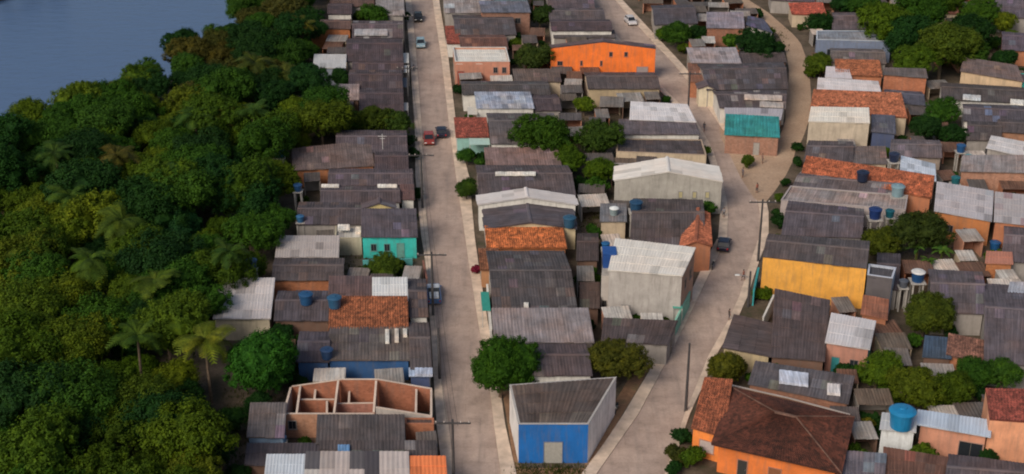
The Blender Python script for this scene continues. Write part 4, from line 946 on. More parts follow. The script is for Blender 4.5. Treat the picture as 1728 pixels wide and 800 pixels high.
# coconut palms and bananas: every frond its own part
def frond_mesh(seed, L_=1.0, droop=.55, leaf=.26, n=16):
    r = random.Random(seed); v = []; f = []
    pts = []
    for i in range(n+1):
        t = i/n; pts.append(Vector((t*L_*(1-.18*t), 0, .32*t*L_-droop*t*t*L_*1.25)))
    for i in range(n):
        a, b = pts[i], pts[i+1]; k = len(v); w = .012*(1-i/n)+.004
        v += [a+Vector((0, -w, 0)), a+Vector((0, w, 0)), b+Vector((0, w, 0)), b+Vector((0, -w, 0))]; f.append((k, k+1, k+2, k+3))
        if i < 1: continue
        t = i/n; ll = leaf*math.sin(math.pi*min(1, .12+t*.88))**.6*r.uniform(.85, 1.1)
        for s in (-1, 1):
            k = len(v); mid = (a+b)/2
            tip = mid+Vector((ll*.45, s*ll, -ll*.45)); d = (b-a)*.85
            v += [a, a+d, tip+d*.35, tip]; f.append((k, k+1, k+2, k+3))
    me = bpy.data.meshes.new('frond'); me.from_pydata([tuple(x) for x in v], [], f); me.materials.append(M_LEAF)
    return me
FRONDS = [frond_mesh(3+i, 1, [.35, .55, .8][i % 3]) for i in range(6)]
def banana_leaf(seed):
    r = random.Random(seed); v = []; f = []; n = 7
    for i in range(n+1):
        t = i/n; x = t*.85; z = .75*t-.75*t*t; w = .15*math.sin(math.pi*(.08+.9*t))**.7
        v += [(x, -w, z-.04), (x, 0, z), (x, w, z-.04)]
    for i in range(n):
        f += [(3*i, 3*i+1, 3*i+4, 3*i+3), (3*i+1, 3*i+2, 3*i+5, 3*i+4)]
    me = bpy.data.meshes.new('leaf'); me.from_pydata(v, [], f); me.materials.append(M_LEAF); return me
BAN = [banana_leaf(i) for i in range(2)]
def palm(u, v, rpx, col, label, hgt=7.0, nf=22, group=None):
    rad = rpx/SC(v+40); p = P(u, v, hgt); root = empty('palm_tree', (p.x, p.y, 0), rng.uniform(0, 6)); tag(root, label, 'palm tree', group)
    b = MB(); lx, ly = rng.uniform(-.6, .6), rng.uniform(-.6, .6)
    b.tube([(lx, ly, -.2), (lx*.5, ly*.5, hgt*.5), (0, 0, hgt)], [.22, .16, .13], 8); b.build('trunk', M_BARK, root)
    for k in range(nf):
        o = bpy.data.objects.new('frond', rng.choice(FRONDS)); link(o, root)
        o.location = (0, 0, hgt); s = rad*rng.uniform(.85, 1.12); o.scale = (s, s, s)
        o.rotation_euler = (rng.uniform(-.3, .3), rng.uniform(-.75, .35), k*2.4+rng.uniform(-.2, .2)); o.color = (*jit(col), 1)
def banana(u, v, rpx, col, label, hgt=2.6, group=None):
    rad = rpx/SC(v+20); p = P(u, v, hgt); root = empty('banana_plant', (p.x, p.y, 0)); tag(root, label, 'banana plant', group)
    b = MB(); b.tube([(0, 0, -.1), (0, 0, hgt)], [.17, .11], 8); b.build('stem', M_LEAF, root, (.10, .12, .03))
    for k in range(11):
        o = bpy.data.objects.new('leaf', rng.choice(BAN)); link(o, root); o.location = (0, 0, hgt-.1); s = rad*rng.uniform(.9, 1.3)
        o.scale = (s, s, s*1.2); o.rotation_euler = (0, rng.uniform(-.6, .1), k*2.4); o.color = (*jit(col), 1)
palm(345, 572, 52, (.12, .145, .014), 'tall yellowish coconut palm drooping beside the great mango tree', 8.5, 24)
palm(196, 262, 42, (.075, .072, .014), 'brownish coconut palm inside the wood near the river', 8)
palm(206, 372, 45, (.06, .10, .012), 'coconut palm in the wood left of bluish round tree', 8)
palm(262, 474, 46, (.06, .095, .012), 'coconut palm in the wood behind the tallest palm', 8)
palm(508, 40, 26, (.07, .075, .012), 'palm at the far edge of the wood by orange house', 7)
palm(430, 105, 34, (.05, .07, .012), 'palm among the far dark trees of the wood', 8)
palm(374, 190, 32, (.07, .08, .014), 'palm in the wood below the river bend', 8)
palm(480, 120, 28, (.06, .075, .012), 'palm in the wood before the small whitish roof', 7)
for u, v, r_, l in [(118, 330, 40, 'palm of the wood on the side away from the houses, river end'), (150, 436, 44, 'palm of the wood deep inside below the round trees'), (300, 296, 38, 'palm of the wood behind the domed bright tree'), (232, 566, 44, 'palm of the wood nearer than the yellowish coconut palm'), (424, 186, 34, 'palm of the wood beside the street hedge trees'), (92, 258, 34, 'palm of the wood closest to the river bank'), (386, 424, 34, 'palm of the wood behind the bananas'), (330, 195, 34, 'palm of the wood at the sandy gap')]:
    palm(u, v, r_, r_ > 39 and (.05, .095, .012) or (.035, .075, .012), l, 8.6, 20)
for u, v, r_, l in [(398, 706, 30, 'dark tree behind the blue walled shed'), (372, 762, 34, 'dark tree at the nearest end of the wood by sheds'), (440, 676, 26, 'dark tree under the great mango by the sloping sheet roof'), (404, 800, 24, 'dark tree below the black roofed shed'), (330, 700, 30, 'dark tree under the yellowish coconut palm'), (500, 646, 18, 'dark tree squeezed behind the unroofed house'), (470, 560, 20, 'dark tree between the mango and the low brown lean-to')]:
    tree(u, v, r_, 'broad', G_DARK, l)
banana(326, 438, 26, (.05, .13, .02), 'banana plant at the wood edge behind the lone white shed', 3.2)
banana(384, 466, 22, (.03, .11, .025), 'banana plant just above the lone white shed', 2.8)
banana(1590, 425, 22, (.06, .13, .02), 'banana plant before the large dark tree', 2.8)
banana(1548, 420, 18, (.05, .11, .02), 'banana plant beside the dark blue yard tank', 2.6)
banana(1568, 442, 18, (.06, .12, .02), 'banana plant over the large grey roof', 2.6)

# the wood on the river bank: single trees, told apart by nothing but their place
POLY = [(-110, 212), (0, 205), (60, 193), (115, 158), (205, 128), (285, 108), (300, 78), (370, 60), (405, 24), (430, -40), (520, -40), (524, 60), (518, 130), (556, 180), (542, 220), (478, 250), (462, 322), (480, 388), (430, 428), (396, 466),
        (345, 482), (335, 545), (300, 640), (330, 690), (318, 740), (352, 830), (340, 920), (-110, 920)]
def inpoly(x, y, pl_):
    c = False; n = len(pl_)
    for i in range(n):
        (x1, y1), (x2, y2) = pl_[i], pl_[i-1]
        if (y1 > y) != (y2 > y) and x < (x2-x1)*(y-y1)/(y2-y1)+x1: c = not c
    return c
ZC = 4.2
W_POLY = [(P(u, v, ZC).x, P(u, v, ZC).y) for u, v in POLY]
pts = []
r5 = random.Random(21)
avoid = [(P(u, v, 4), r_/SC(v)) for u, v, r_ in [(410, 318, 56), (297, 383, 40), (446, 606, 66), (345, 560, 20), (325, 735, 22)]]
tries = 0
while len(pts) < 292 and tries < 60000:
    tries += 1
    x = r5.uniform(-105, -15); y = r5.uniform(112, 380)
    if not inpoly(x, y, W_POLY): continue
    if any(math.hypot(x-a.x, y-a.y) < d for a, d in avoid): continue
    md = 3.9+.6*r5.random()+(y-120)*.004
    if any((x-a)**2+(y-b)**2 < md*md for a, b, _ in pts): continue
    pts.append((x, y, md))
for x, y, md in pts:
    q = r5.random()
    near_edge = bank_side(x, y) < 9
    c = G_OLIVE if q < .42 else G_MID if q < .68 else G_YEL if q < .82 else G_DARK
    if y > 235 and x > -62: c = G_DARK if q < .55 else G_MID if q < .85 else (.06, .06, .012)
    wl = 'leafy green tree of the dense wood '+('at the water edge' if bank_side(x, y) < 12 else 'in its far reach beside the distant houses' if y > 250 else 'at its near end close to us' if y < 172 else 'in its middle, well away from the water')
    tree_at(Vector((x, y, 0)), r5.choice((r5.uniform(2.2, 3.2), r5.uniform(3.0, 4.4), r5.uniform(3.8, 5.4)))*(.8 if near_edge else 1), 'loose' if r5.random() < .45 else 'broad', c, wl, 'trees of the river wood, '+wl.split(' wood ')[1], lift=r5.uniform(.75, 1.2))
# undergrowth of the wood as one mass
uv_ = []; uf = []
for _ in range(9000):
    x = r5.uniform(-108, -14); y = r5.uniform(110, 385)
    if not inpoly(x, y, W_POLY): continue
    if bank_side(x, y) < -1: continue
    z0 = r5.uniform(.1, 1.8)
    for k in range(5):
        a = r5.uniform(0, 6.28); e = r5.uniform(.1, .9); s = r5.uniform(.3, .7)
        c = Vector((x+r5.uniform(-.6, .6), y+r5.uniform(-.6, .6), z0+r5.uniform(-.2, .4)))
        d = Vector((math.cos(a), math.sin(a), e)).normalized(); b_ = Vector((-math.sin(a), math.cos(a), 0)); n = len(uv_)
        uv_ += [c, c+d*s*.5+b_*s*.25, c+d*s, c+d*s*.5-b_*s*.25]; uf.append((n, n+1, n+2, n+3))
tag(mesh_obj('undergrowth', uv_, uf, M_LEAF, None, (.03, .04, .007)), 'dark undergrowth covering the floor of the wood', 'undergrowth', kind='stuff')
# far shore
for k in range(7):
    p = FAR+Vector((-9+k*2.6+r5.uniform(-.6, .6), 0, 0)); p.y = FAR.y+(p.x-FAR.x)*1.15+r5.uniform(3, 6)
    tree_at(Vector((p.x, p.y, 0)), r5.uniform(1.8, 2.4), 'broad', G_DARK, 'dark tree on the far shore of the river', 'trees on the far shore')

# grass tufts and weeds in the yards, along walls and verges
gv_, gf_ = [], []
r6 = random.Random(5)
YARDS = [(970, 1020, 300, 420), (560, 700, 410, 470), (1460, 1620, 330, 460), (868, 985, 785, 815), (380, 480, 640, 800), (860, 1040, 150, 330), (1100, 1190, 30, 75), (1200, 1330, 45, 105)]
for (x0, x1, y0, y1) in YARDS:
    for _ in range(170):
        c = P(r6.uniform(x0, x1), r6.uniform(y0, y1))
        for k in range(9):
            a = r6.uniform(0, 6.28); s = r6.uniform(.15, .42); o = Vector((r6.gauss(0, .35), r6.gauss(0, .35), 0)); d = Vector((math.cos(a)*.5, math.sin(a)*.5, 1))*s
            b_ = Vector((-math.sin(a), math.cos(a), 0))*s*.18; n = len(gv_); q = c+o
            gv_ += [q-b_, q+b_, q+d]; gf_.append((n, n+1, n+2))
tag(mesh_obj('weeds', gv_, gf_, M_LEAF, None, (.05, .06, .012)), 'weeds and grass tufts in yards and along verges', 'weeds', kind='stuff')


# ------------------------------------------------------------------ small things set on roofs: height found from the roof below
bpy.context.view_layer.update()
DG = bpy.context.evaluated_depsgraph_get()
def drop(u, v, z0=3.3):
    z = z0
    for _ in range(4):
        p = P(u, v, z); hit, loc_, *_r = scene.ray_cast(DG, Vector((p.x, p.y, 40)), Vector((0, 0, -1)))
        z = loc_.z if hit else 0.0
        if z > 9: z = z0
    p = P(u, v, z); p.z = z
    return p
def tank(u, v, wpx, col, label, hgt=None, stand=0.0, lid=None, base=None, group='roof water tanks'):
    """u,v: photo pixel of the tank foot"""
    p = drop(u, v) if base is None else P(u, v, base)
    if stand:
        p0 = P(u, v, base if base is not None else stand); p = p0
        sroot = empty('tank_stand', (p.x, p.y, 0)); tag(sroot, 'masonry stand under the '+label, 'tank stand')
        w = wpx/SC(v)*1.0; b = MB()
        for sx in (-1, 1):
            for sy in (-1, 1):
                q = MB(); q.box((sx*w*.36, sy*w*.36, (p.z-.12)/2-.1), (.2, .2, p.z-.12+.2)); q.build('post', M_CONC, sroot)
        b.box((0, 0, p.z-.06), (w*1.1, w*1.1, .118)); b.build('slab', M_CONC, sroot)
    r = wpx/SC(v)/2; h = hgt or r*1.7
    if wpx < 40: col = tuple(c*.75 for c in col)
    root = empty('water_tank', p); tag(root, label, 'water tank', group)
    b = MB(); b.lathe([(r*.78, -.03), (r*.82, .05), (r*.95, h*.78), (r*1.0, h*.80), (r*1.0, h*.86)], 20); b.build('body', M_TANK, root, col)
    l = MB(); l.lathe([(r*1.05, h*.86), (r*1.05, h*.90), (r*.8, h*.99), (r*.3, h*1.03), (r*.28, h*1.08), (.02, h*1.09)], 20)
    lo = l.build('lid', M_TANK, root, lid or col)
    return root
DB, TBL = (.02, .075, .20), (.015, .20, .36)
tank(471, 264, 19, (.05, .24, .42), 'bright blue tank raised among the trees of the wood', stand=4.5)
tank(503, 322, 14, DB, 'dark blue tank beside the dark grey roof by the wood', stand=3.6)
tank(507, 374, 13, (.04, .14, .30), 'blue tank at the wood end of the mottled roof', stand=3.2)
tank(425, 452, 18, DB, 'dark blue tank on a stand behind the pinkish white roof', stand=4.2)
tank(517, 512, 23, (.02, .09, .22), 'navy blue tank on the low brown lean-to')
tank(565, 518, 23, (.03, .11, .22), 'slate blue tank at the corner of rusty tile roof')
tank(552, 604, 21, (.03, .07, .17), 'dim navy tank on the dark purple roof by the mango')
tank(961, 382, 21, (.03, .10, .18), 'dark blue tank at the end of the twin pitched roof')
tank(1073, 356, 21, (.02, .07, .15), 'deep navy tank on a tall stand behind gabled hall yard', stand=4.4)
tank(1022, 420, 14, (.02, .12, .30), 'blue tank in the dark middle yard', stand=3.2)
tank(1455, 305, 20, (.015, .025, .06), 'black tank standing on the very long orange roof')
tank(1514, 330, 22, (.22, .34, .40), 'pale grey blue tank below the very long orange roof', stand=3.2)
tank(1476, 368, 21, (.015, .04, .16), 'round cobalt tank above the lavender dark roof', stand=3.6)
tank(1501, 366, 15, (.01, .10, .14), 'dark teal tank beside the cobalt tank', stand=3.2)
tank(1508, 272, 17, (.02, .03, .07), 'black tank beside the blue white awning', stand=4.0)
tank(1548, 474, 22, (.015, .07, .20), 'dark blue tank with white lid in the tree yard', stand=4.0, lid=(.55, .55, .55))
tank(1524, 484, 15, (.10, .11, .14), 'small grey tank next to the white lidded tank', stand=3.4)
tank(1678, 421, 18, (.015, .10, .28), 'blue tank on the little orange brick house')
tank(1621, 256, 15, (.02, .09, .24), 'blue tank in the yard below the dark trees', stand=3.4)
tank(1634, 272, 13, (.06, .32, .36), 'teal tank in the yard below the dark trees', stand=2.8)
tank(1612, 310, 15, (.02, .14, .17), 'dark green tank against the long corrugated roof', stand=2.8)
tank(1520, 720, 42, (.012, .17, .36), 'great sky blue water tank on the white base building', base=4.14, hgt=2.3)
tank(1036, 362, 15, (.25, .32, .34), 'pale tank with white lid on the small blue grey hut', lid=(.7, .72, .72))
tank(478, 745, 12, (.10, .20, .36), 'small blue tank near the blue walled shed', stand=2.0)
# square tank on the tall grey house terrace and the black water box
def box_tank(u, v, w, d, h, z, col, label, lid=None):
    p = P(u, v, z); root = empty('box_tank', p); tag(root, label, 'water tank')
    b = MB(); b.box((0, 0, h/2), (w, d, h)); b.build('body', M_TANK, root, col)
    l = MB(); l.box((0, 0, h+.04), (w+.1, d+.1, .076)); l.box((0, 0, h+.1), (w*.3, d*.3, .05)); l.build('lid', M_TANK, root, lid or col)
p = drop(1680, 268); box_tank(1680, 268, 3.2, 1.6, 1.3, p.z-.05, (.02, .02, .03), 'black oblong water box beside the white sheet roof')

# terrace of the tall grey house that carries the blue box
def terrace():
    q = [P(u, v, 5.6) for u, v in [(1015, 465), (1027, 466), (1040, 428), (1019, 426)]]
    base = sum(q, Vector())/4; base.z = 0
    root = empty('stair_tower', base); tag(root, 'narrow pale stair tower beside the tall grey house', 'tower')
    v = [(p.x-base.x, p.y-base.y, z) for z in (-.2, 5.6) for p in q]
    mesh_obj('wall', v, [(0, 1, 5, 4), (1, 2, 6, 5), (2, 3, 7, 6), (3, 0, 4, 7)], M_WALL, root, (.42, .39, .37), [(0, 0)]*8)
    mesh_obj('deck', v[4:], [(0, 1, 2, 3)], M_CONC, root)
    a, b = q[0].copy(), q[1].copy(); a.z = b.z = 0
    opening(root, a, b, Vector((0, -1, 0)), .5, .5, 1.0, 2.0, 'glass', g3(.02), base)
    c = (q[0]+q[2])/2
    box = empty('box_tank', (c.x, c.y, 5.6)); tag(box, 'cobalt blue square box tank on the tall grey house', 'water tank')
    bb = MB(); bb.box((0, 0, 1.0), (1.7, 2.2, 2.0)); bb.build('body', M_TANK, box, (.012, .06, .24))
    bb = MB(); bb.box((0, 0, 2.04), (1.8, 2.3, .076)); bb.build('lid', M_TANK, box, (.014, .07, .27))
terrace()

# little awnings and porch roofs fixed to the street fronts
def awning(label, quad, z, col, posts=True, rise=.3, tile=False):
    q = [P(u, v, z) for u, v in quad]; q[2].z += rise; q[3].z += rise
    base = sum(q, Vector())/4; base.z = 0
    root = empty('awning', base); tag(root, label, 'awning')
    v = [(p.x-base.x, p.y-base.y, p.z) for p in q]+[(p.x-base.x, p.y-base.y, p.z-.06) for p in q]
    mesh_obj('panel', v, [(0, 1, 2, 3), (7, 6, 5, 4), (0, 4, 5, 1), (1, 5, 6, 2), (2, 6, 7, 3), (3, 7, 4, 0)], M_PAINT, root, col)
    for p in (q if posts else []):
        c = base+(p-base)*.94; b = MB(); b.tube([(c.x-base.x, c.y-base.y, -.1), (c.x-base.x, c.y-base.y, p.z-.05)], .06, 6); b.build('post', M_PAINT, root, (.4, .38, .36))
for k, (x0, x1, y0, y1, c, s) in enumerate([(677, 690, 92, 106, WH, 'white porch roof on the far street front'), (677, 690, 113, 122, WH, 'small white porch slab next in the street row'), (675, 689, 134, 147, (.07, .08, .11), 'dark porch awning next in the street row'),
        (671, 678, 138, 146, (.5, .5, .48), 'tiny pale porch slab in the street row'), (814, 828, 496, 524, (.03, .24, .20), 'dark green awning over the straight street sidewalk'), (792, 827, 229, 244, (.36, .50, .46), 'pale mint awning beside the clipped street tree'),
        (706, 722, 548, 556, (.42, .18, .12), 'brick red porch slab on the sidewalk by grey streaked roof'), (1136, 1152, 494, 520, (.08, .30, .24), 'green awning on the flank of the tall grey house'), (790, 806, 183, 193, (.5, .47, .42), 'cream porch slab by the pale blue roof'),
        (673, 689, 176, 186, (.45, .42, .4), 'grey white porch slab by the street hedge')]):
    awning(s, Q(x0, x1, y0, y1, 680), 2.7, c)
# loose bright sheets lying on roofs
def loose_sheet(u0, u1, v0, v1, col, label, slant=0):
    a = drop((u0+u1)/2, (v0+v1)/2)
    z = a.z+.22; q = [P(u, v, z) for u, v in [(u0, v1), (u1, v1+slant), (u1, v0+slant), (u0, v0)]]
    base = sum(q, Vector())/4
    root = empty('loose_sheet', base); tag(root, label, 'roofing sheet', 'loose sheets lying on roofs')
    n = 8; v = []
    for t in (0, 1):
        for i in range(n+1):
            p = lerp(lerp(q[0], q[1], i/n), lerp(q[3], q[2], i/n), t); v.append((p.x-base.x, p.y-base.y, (.05 if i % 2 else 0)+t*.12))
    v += [(x, y, z_-.3) for x, y, z_ in v]; m = 2*(n+1)
    f = [(i, i+1, n+2+i, n+1+i) for i in range(n)]+[(i+1, i, m+i, m+i+1) for i in range(n)]+[(0, n+1, m+n+1, m), (n, m+n, m+2*n+1, 2*n+1)]+[(n+1+i, n+2+i, m+n+2+i, m+n+1+i) for i in range(n)]
    mesh_obj('sheet', v, f, M_SHEET, root, col, [(x, y) for x, y, _z in v])
for a in [(1315, 1364, 625, 644, (.45, .50, .62), 'pale blue sheet laid on the slate dark roof', 6), (1396, 1418, 648, 663, (.55, .56, .6), 'white sheet near the end of the slate dark roof', 2), (650, 657, 557, 577, WH, 'first thin white sheet on the grey streaked roof', 0),
          (666, 673, 556, 575, WH, 'second thin white sheet on the grey streaked roof', 0), (680, 687, 556, 566, WH, 'short white sheet on the grey streaked roof', 0), (836, 904, 291, 294, WH, 'long thin white strip across the dark grey roof', 0),
          (542, 572, 312, 315, WH, 'thin white strip by the wood end of dark roof', 0), (637, 670, 312, 315, WH, 'thin white strip by the street end of dark roof', 0), (598, 654, 50, 58, (.34, .34, .37), 'pale grey sheet over the far street roof', 0),
          (1296, 1328, 421, 424, (.4, .38, .45), 'pale lilac strip on the roof behind yellow wall', 3), (968, 990, 471, 474, WH, 'small white sheet in the dark middle yard', 0), (884, 892, 512, 518, WH, 'tiny white sheet on the dark patchwork roof', 0),
          (1256, 1320, 160, 166, (.4, .37, .36), 'pale board lying on the wedge roof', 2), (1282, 1322, 172, 178, (.36, .33, .32), 'second pale board lying on the wedge roof', 2), (600, 612, 384, 392, WH, 'white sheet on the cluttered cement slab', 0), (570, 590, 380, 386, WH, 'white board on the cluttered cement slab', 0),
          (570, 590, 752, 764, (.10, .22, .42), 'blue tarpaulin sheet on the low nearest roof', 0), (700, 730, 622, 632, (.38, .45, .6), 'light blue sheet behind the unroofed house', 0), (1705, 1728, 168, 174, WH, 'white sheet at the edge of the bundle strewn roof', 2), (1625, 1655, 160, 166, (.45, .5, .55), 'bluish white sheet below the long beige wall', 2)]:
    loose_sheet(*a[:6], slant=a[6])


# ------------------------------------------------------------------ crowded backyards: lean-tos and shrubs wherever bare ground lies between the houses
def to_px(x, y):
    """ground point -> photo pixel"""
    q = Vector((x, y, -CAM_H)); dz = q.y*_cp-q.z*_sp; dy = q.y*_sp+q.z*_cp
    return 864+FPX*q.x/dz, 400-FPX*dy/dz
TAKEN = []
for h_, E_, z_ in HOUSES: TAKEN.append([(c.x, c.y) for c in E_])
TAKEN.append([(P(u, v, 3).x, P(u, v, 3).y) for u, v in [(478, 702), (731, 702), (731, 638), (490, 640)]])
TAKEN.append([(P(u, v, 5).x, P(u, v, 5).y) for u, v in [(1013, 468), (1029, 468), (1042, 424), (1017, 424)]])
for o_ in list(COL.objects):
    if o_.name.startswith(('tank_stand', 'yard_wall', 'awning')):
        x_, y_ = o_.location.x, o_.location.y; TAKEN.append([(x_-1.1, y_-1.1), (x_+1.1, y_-1.1), (x_+1.1, y_+1.1), (x_-1.1, y_+1.1)])
BOX = [(min(a for a, b in q)-.2, max(a for a, b in q)+.2, min(b for a, b in q)-.2, max(b for a, b in q)+.2) for q in TAKEN]
def bare(x, y):
    u, v = to_px(x, y)
    if interp(LLO, v)-3 < u < interp(LRO, v)+3 or interp(RLO, v)-3 < u < interp(RRO, v)+3: return False
    if v < 264 and interp(DL, v)-3 < u < interp(DR, v)+3: return False
    if inpoly(u, v, pl) or (815 < u < 1130 and v > 640 and interp(LR, v) < u < interp(RR, v)): return False
    for (a, b, c, d), q in zip(BOX, TAKEN):
        if a < x < b and c < y < d and inpoly(x, y, q): return False
    return all((x-a)**2+(y-b)**2 > (r_*.75)**2 for a, b, r_ in TREES)
def near_house(x, y):
    return min(HOUSES, key=lambda h: (h[0].location.x-x)**2+(h[0].location.y-y)**2)[0]['label']
USED = {}
def own_label(pre, x, y):
    hs = sorted(HOUSES, key=lambda h: (h[0].location.x-x)**2+(h[0].location.y-y)**2)
    for w in (pre, 'another '+pre, 'one more '+pre):
        for h in hs[:5]:
            l = ' '.join((w+' near the '+h[0]['label']).split()[:16])
            if l not in USED: USED[l] = 1; return l
    return l
r8 = random.Random(77)
def town(u, v):
    if v < 20: return u > 560
    return u > (560 if v < 200 else 500 if v < 470 else 470)
put = []
for _ in range(5200):
    u, v = r8.uniform(470, 1727), r8.uniform(-8, 798)
    if not town(u, v): continue
    if any(a < u < b and c < v < d for a, b, c, d in ((590, 702, 398, 475), (1005, 1160, 440, 560), (1280, 1475, 425, 530), (500, 735, 600, 660), (1600, 1728, 735, 800), (1160, 1420, 700, 800), (470, 560, 700, 760))): continue
    p = P(u, v)
    if any((p.x-a)**2+(p.y-b)**2 < 9.5 for a, b in put): continue
    w, d = r8.uniform(2.2, 4.4), r8.uniform(2.0, 3.6); rz = r8.choice((-.08, 0, .05, .12))
    ca, sa = math.cos(rz), math.sin(rz)
    cs = [(p.x+a*w/2*ca-b*d/2*sa, p.y+a*w/2*sa+b*d/2*ca) for a, b in ((-1, -1), (1, -1), (1, 1), (-1, 1), (0, 0))]
    if not all(bare(*c) for c in cs): continue
    put.append((p.x, p.y))
    nm, col = r8.choice([('rusty brown', (.12, .065, .045)), ('dark grey', (.075, .066, .068)), ('dark grey', (.09, .08, .078)), ('pale grey', (.26, .25, .245)), ('mouldy brown', (.10, .082, .068)), ('weathered grey', (.15, .14, .135)), ('whitish', (.45, .43, .41))])
    root = empty('lean_to', (p.x, p.y, 0), rz); tag(root, own_label('small '+nm+' lean-to', p.x, p.y), 'lean-to', 'backyard lean-tos')
    hz, rs = r8.uniform(2.0, 2.7), r8.uniform(.15, .5)
    wc = r8.choice([GR, BK, BROWN, BE, SA])
    b = MB()
    b.box((0, d/2-.1, hz/2+.0), (w-.1, .14, hz+rs*.6)); b.box((-w/2+.1, -.08, hz/2-.1), (.14, d-.18, hz)); b.box((w/2-.1, -.08, hz/2-.1), (.14, d-.18, hz))
    b.build('wall', M_WALL, root, wc)
    nc = max(2, round(w/1.1))
    for ii in range(nc):
        x0, x1 = -w/2+w*ii/nc, -w/2+w*(ii+1)/nc; vv = []; uvv = []; ex = r8.uniform(0, .2)
        for (yy, zz) in ((-d/2-.15-ex, hz), (d/2+.12, hz+rs)):
            for q in range(7):
                vv.append((x0+(x1-x0)*q/6, yy, zz+(.045 if q % 2 else 0)+.012*(ii % 2))); uvv.append((p.x+x0+(x1-x0)*q/6, yy))
        vv += [(a, b_, c-.05) for a, b_, c in vv]; uvv += uvv
        ff = [(q, q+1, 8+q, 7+q) for q in range(6)]+[(q+1, q, 14+q, 15+q) for q in range(6)]+[(21+q, 22+q, 15+q, 14+q) for q in range(6)]
        k = r8.uniform(.85, 1.15); mesh_obj('roof_sheet', vv, ff, M_SHEET, root, tuple(c*k for c in col), uvv)
for x_, y_ in put: TAKEN.append([(x_-1.8, y_-1.6), (x_+1.8, y_-1.6), (x_+1.8, y_+1.6), (x_-1.8, y_+1.6)]); BOX.append((x_-2, x_+2, y_-2, y_+2))
put2 = []
for _ in range(4000):
    u, v = r8.uniform(440, 1727), r8.uniform(-8, 798)
    if not town(u, v): continue
    p = P(u, v)
    if any((p.x-a)**2+(p.y-b)**2 < 3.4 for a, b in put2) or not bare(p.x, p.y): continue
    if not all(bare(p.x+a, p.y+b) for a, b in ((.6, 0), (-.6, 0), (0, .6), (0, -.6))): continue
    if len(put2) > 170: break
    put2.append((p.x, p.y))
    nm, c = r8.choice([('dark green', G_DARK), ('green', G_MID), ('olive', G_OLIVE), ('dark green', G_DARK)])
    tree_at(Vector((p.x, p.y, 0)), r8.uniform(.7, 1.5), 'bush', c, own_label('small '+nm+' shrub', p.x, p.y), 'backyard shrubs', name='shrub', cat='shrub')

# ------------------------------------------------------------------ poles and lamps
def pole(u, v, label, hgt=9.0, arm=1.9, lamp=False, rz=0.0):
    p = P(u, v); root = empty('utility_pole', p, rz); tag(root, label, 'utility pole', 'utility poles along the streets')
    b = MB(); b.tube([(0, 0, -.3), (0, 0, hgt)], [.19, .12], 10); b.build('shaft', M_POLE, root)
    if arm:
        b = MB(); b.box((0, -.14, hgt-.35), (arm*2, .13, .16)); b.build('crossarm', M_POLE, root)
        for x in (-.9, -.45, .45, .9):
            c = MB(); c.lathe([(.05, 0), (.08, .05), (.05, .1), (.08, .15), (.03, .22)], 8, (x*arm, -.14, hgt-.27)); c.build('insulator', M_LAMP, root, (.35, .3, .28))
    if lamp:
        b = MB(); b.tube([(0, 0, hgt-1.0), (.7, 0, hgt-.6), (1.5, 0, hgt-.5)], .05, 6); b.build('lamp_arm', M_METAL, root)
        b = MB(); b.box((1.7, 0, hgt-.5), (.6, .25, .14)); b.build('lamp_head', M_PAINT, root, (.6, .6, .6))
pole(713, 352, 'utility pole on the sidewalk between the two little dark trees', 9)
pole(731, 533, 'utility pole standing next to the parked pickup', 9.2)
pole(766, 830, 'nearest utility pole on the straight street, crossing the frame bottom', 9)
pole(1279, 442, 'utility pole across the street from the black car', 9.5)
pole(1157, 694, 'utility pole at the corner by the orange porch', 9.0, arm=0)
pole(690, 190, 'far utility pole near the street hedge', 8.5)
pole(683, 96, 'farthest utility pole at the white porches', 8.5)
pole(1262, 518, 'short pole with a lamp near the teal gate', 5.2, arm=0, lamp=True, rz=math.pi)
pole(1160, 205, 'utility pole beside the high white sheet roof', 9)
pole(742, 640, 'slim pole by the unroofed house', 7, arm=0)
def cable(a, b, za, zb, label):
    p, q = P(*a), P(*b); p.z, q.z = za, zb; root = empty('cable_bundle', (p.x, p.y, 0)); tag(root, label, 'cable', 'sagging street cables')
    for k in range(3):
        m = MB(); o = Vector(((k-1)*.55, 0, -.12*k)); pts_ = []
        for i in range(9):
            t = i/8; c = lerp(p, q, t)+o; c.z -= 1.1*4*t*(1-t)*(1+.15*k); pts_.append((c.x-p.x, c.y-p.y, c.z))
        m.tube(pts_, .022, 4); m.build('cable', M_RUBBER, root)
for a, b, l in [((683, 96), (690, 190), 'cable bundle between the two farthest poles'), ((690, 190), (713, 352), 'cable bundle past the little dark trees'), ((713, 352), (731, 533), 'cable bundle past the turquoise house'), ((731, 533), (766, 830), 'nearest cable bundle along the straight street')]:
    cable(a, b, 8.5, 8.5, l)
def antenna(u, v, h, label):
    p = drop(u, v); root = empty('antenna', p); tag(root, label, 'antenna', 'television masts on roofs')
    b = MB(); b.tube([(0, 0, -.1), (0, 0, h)], .045, 6); b.build('mast', M_PAINT, root, (.6, .6, .6))
    b = MB(); b.tube([(-.7, 0, h*.85), (.7, 0, h*.85)], .03, 5); b.tube([(-.4, 0, h*.7), (.4, 0, h*.7)], .03, 5); b.build('elements', M_PAINT, root, (.6, .6, .6))
antenna(646, 252, 2.6, 'white mast on the broad grey roof')
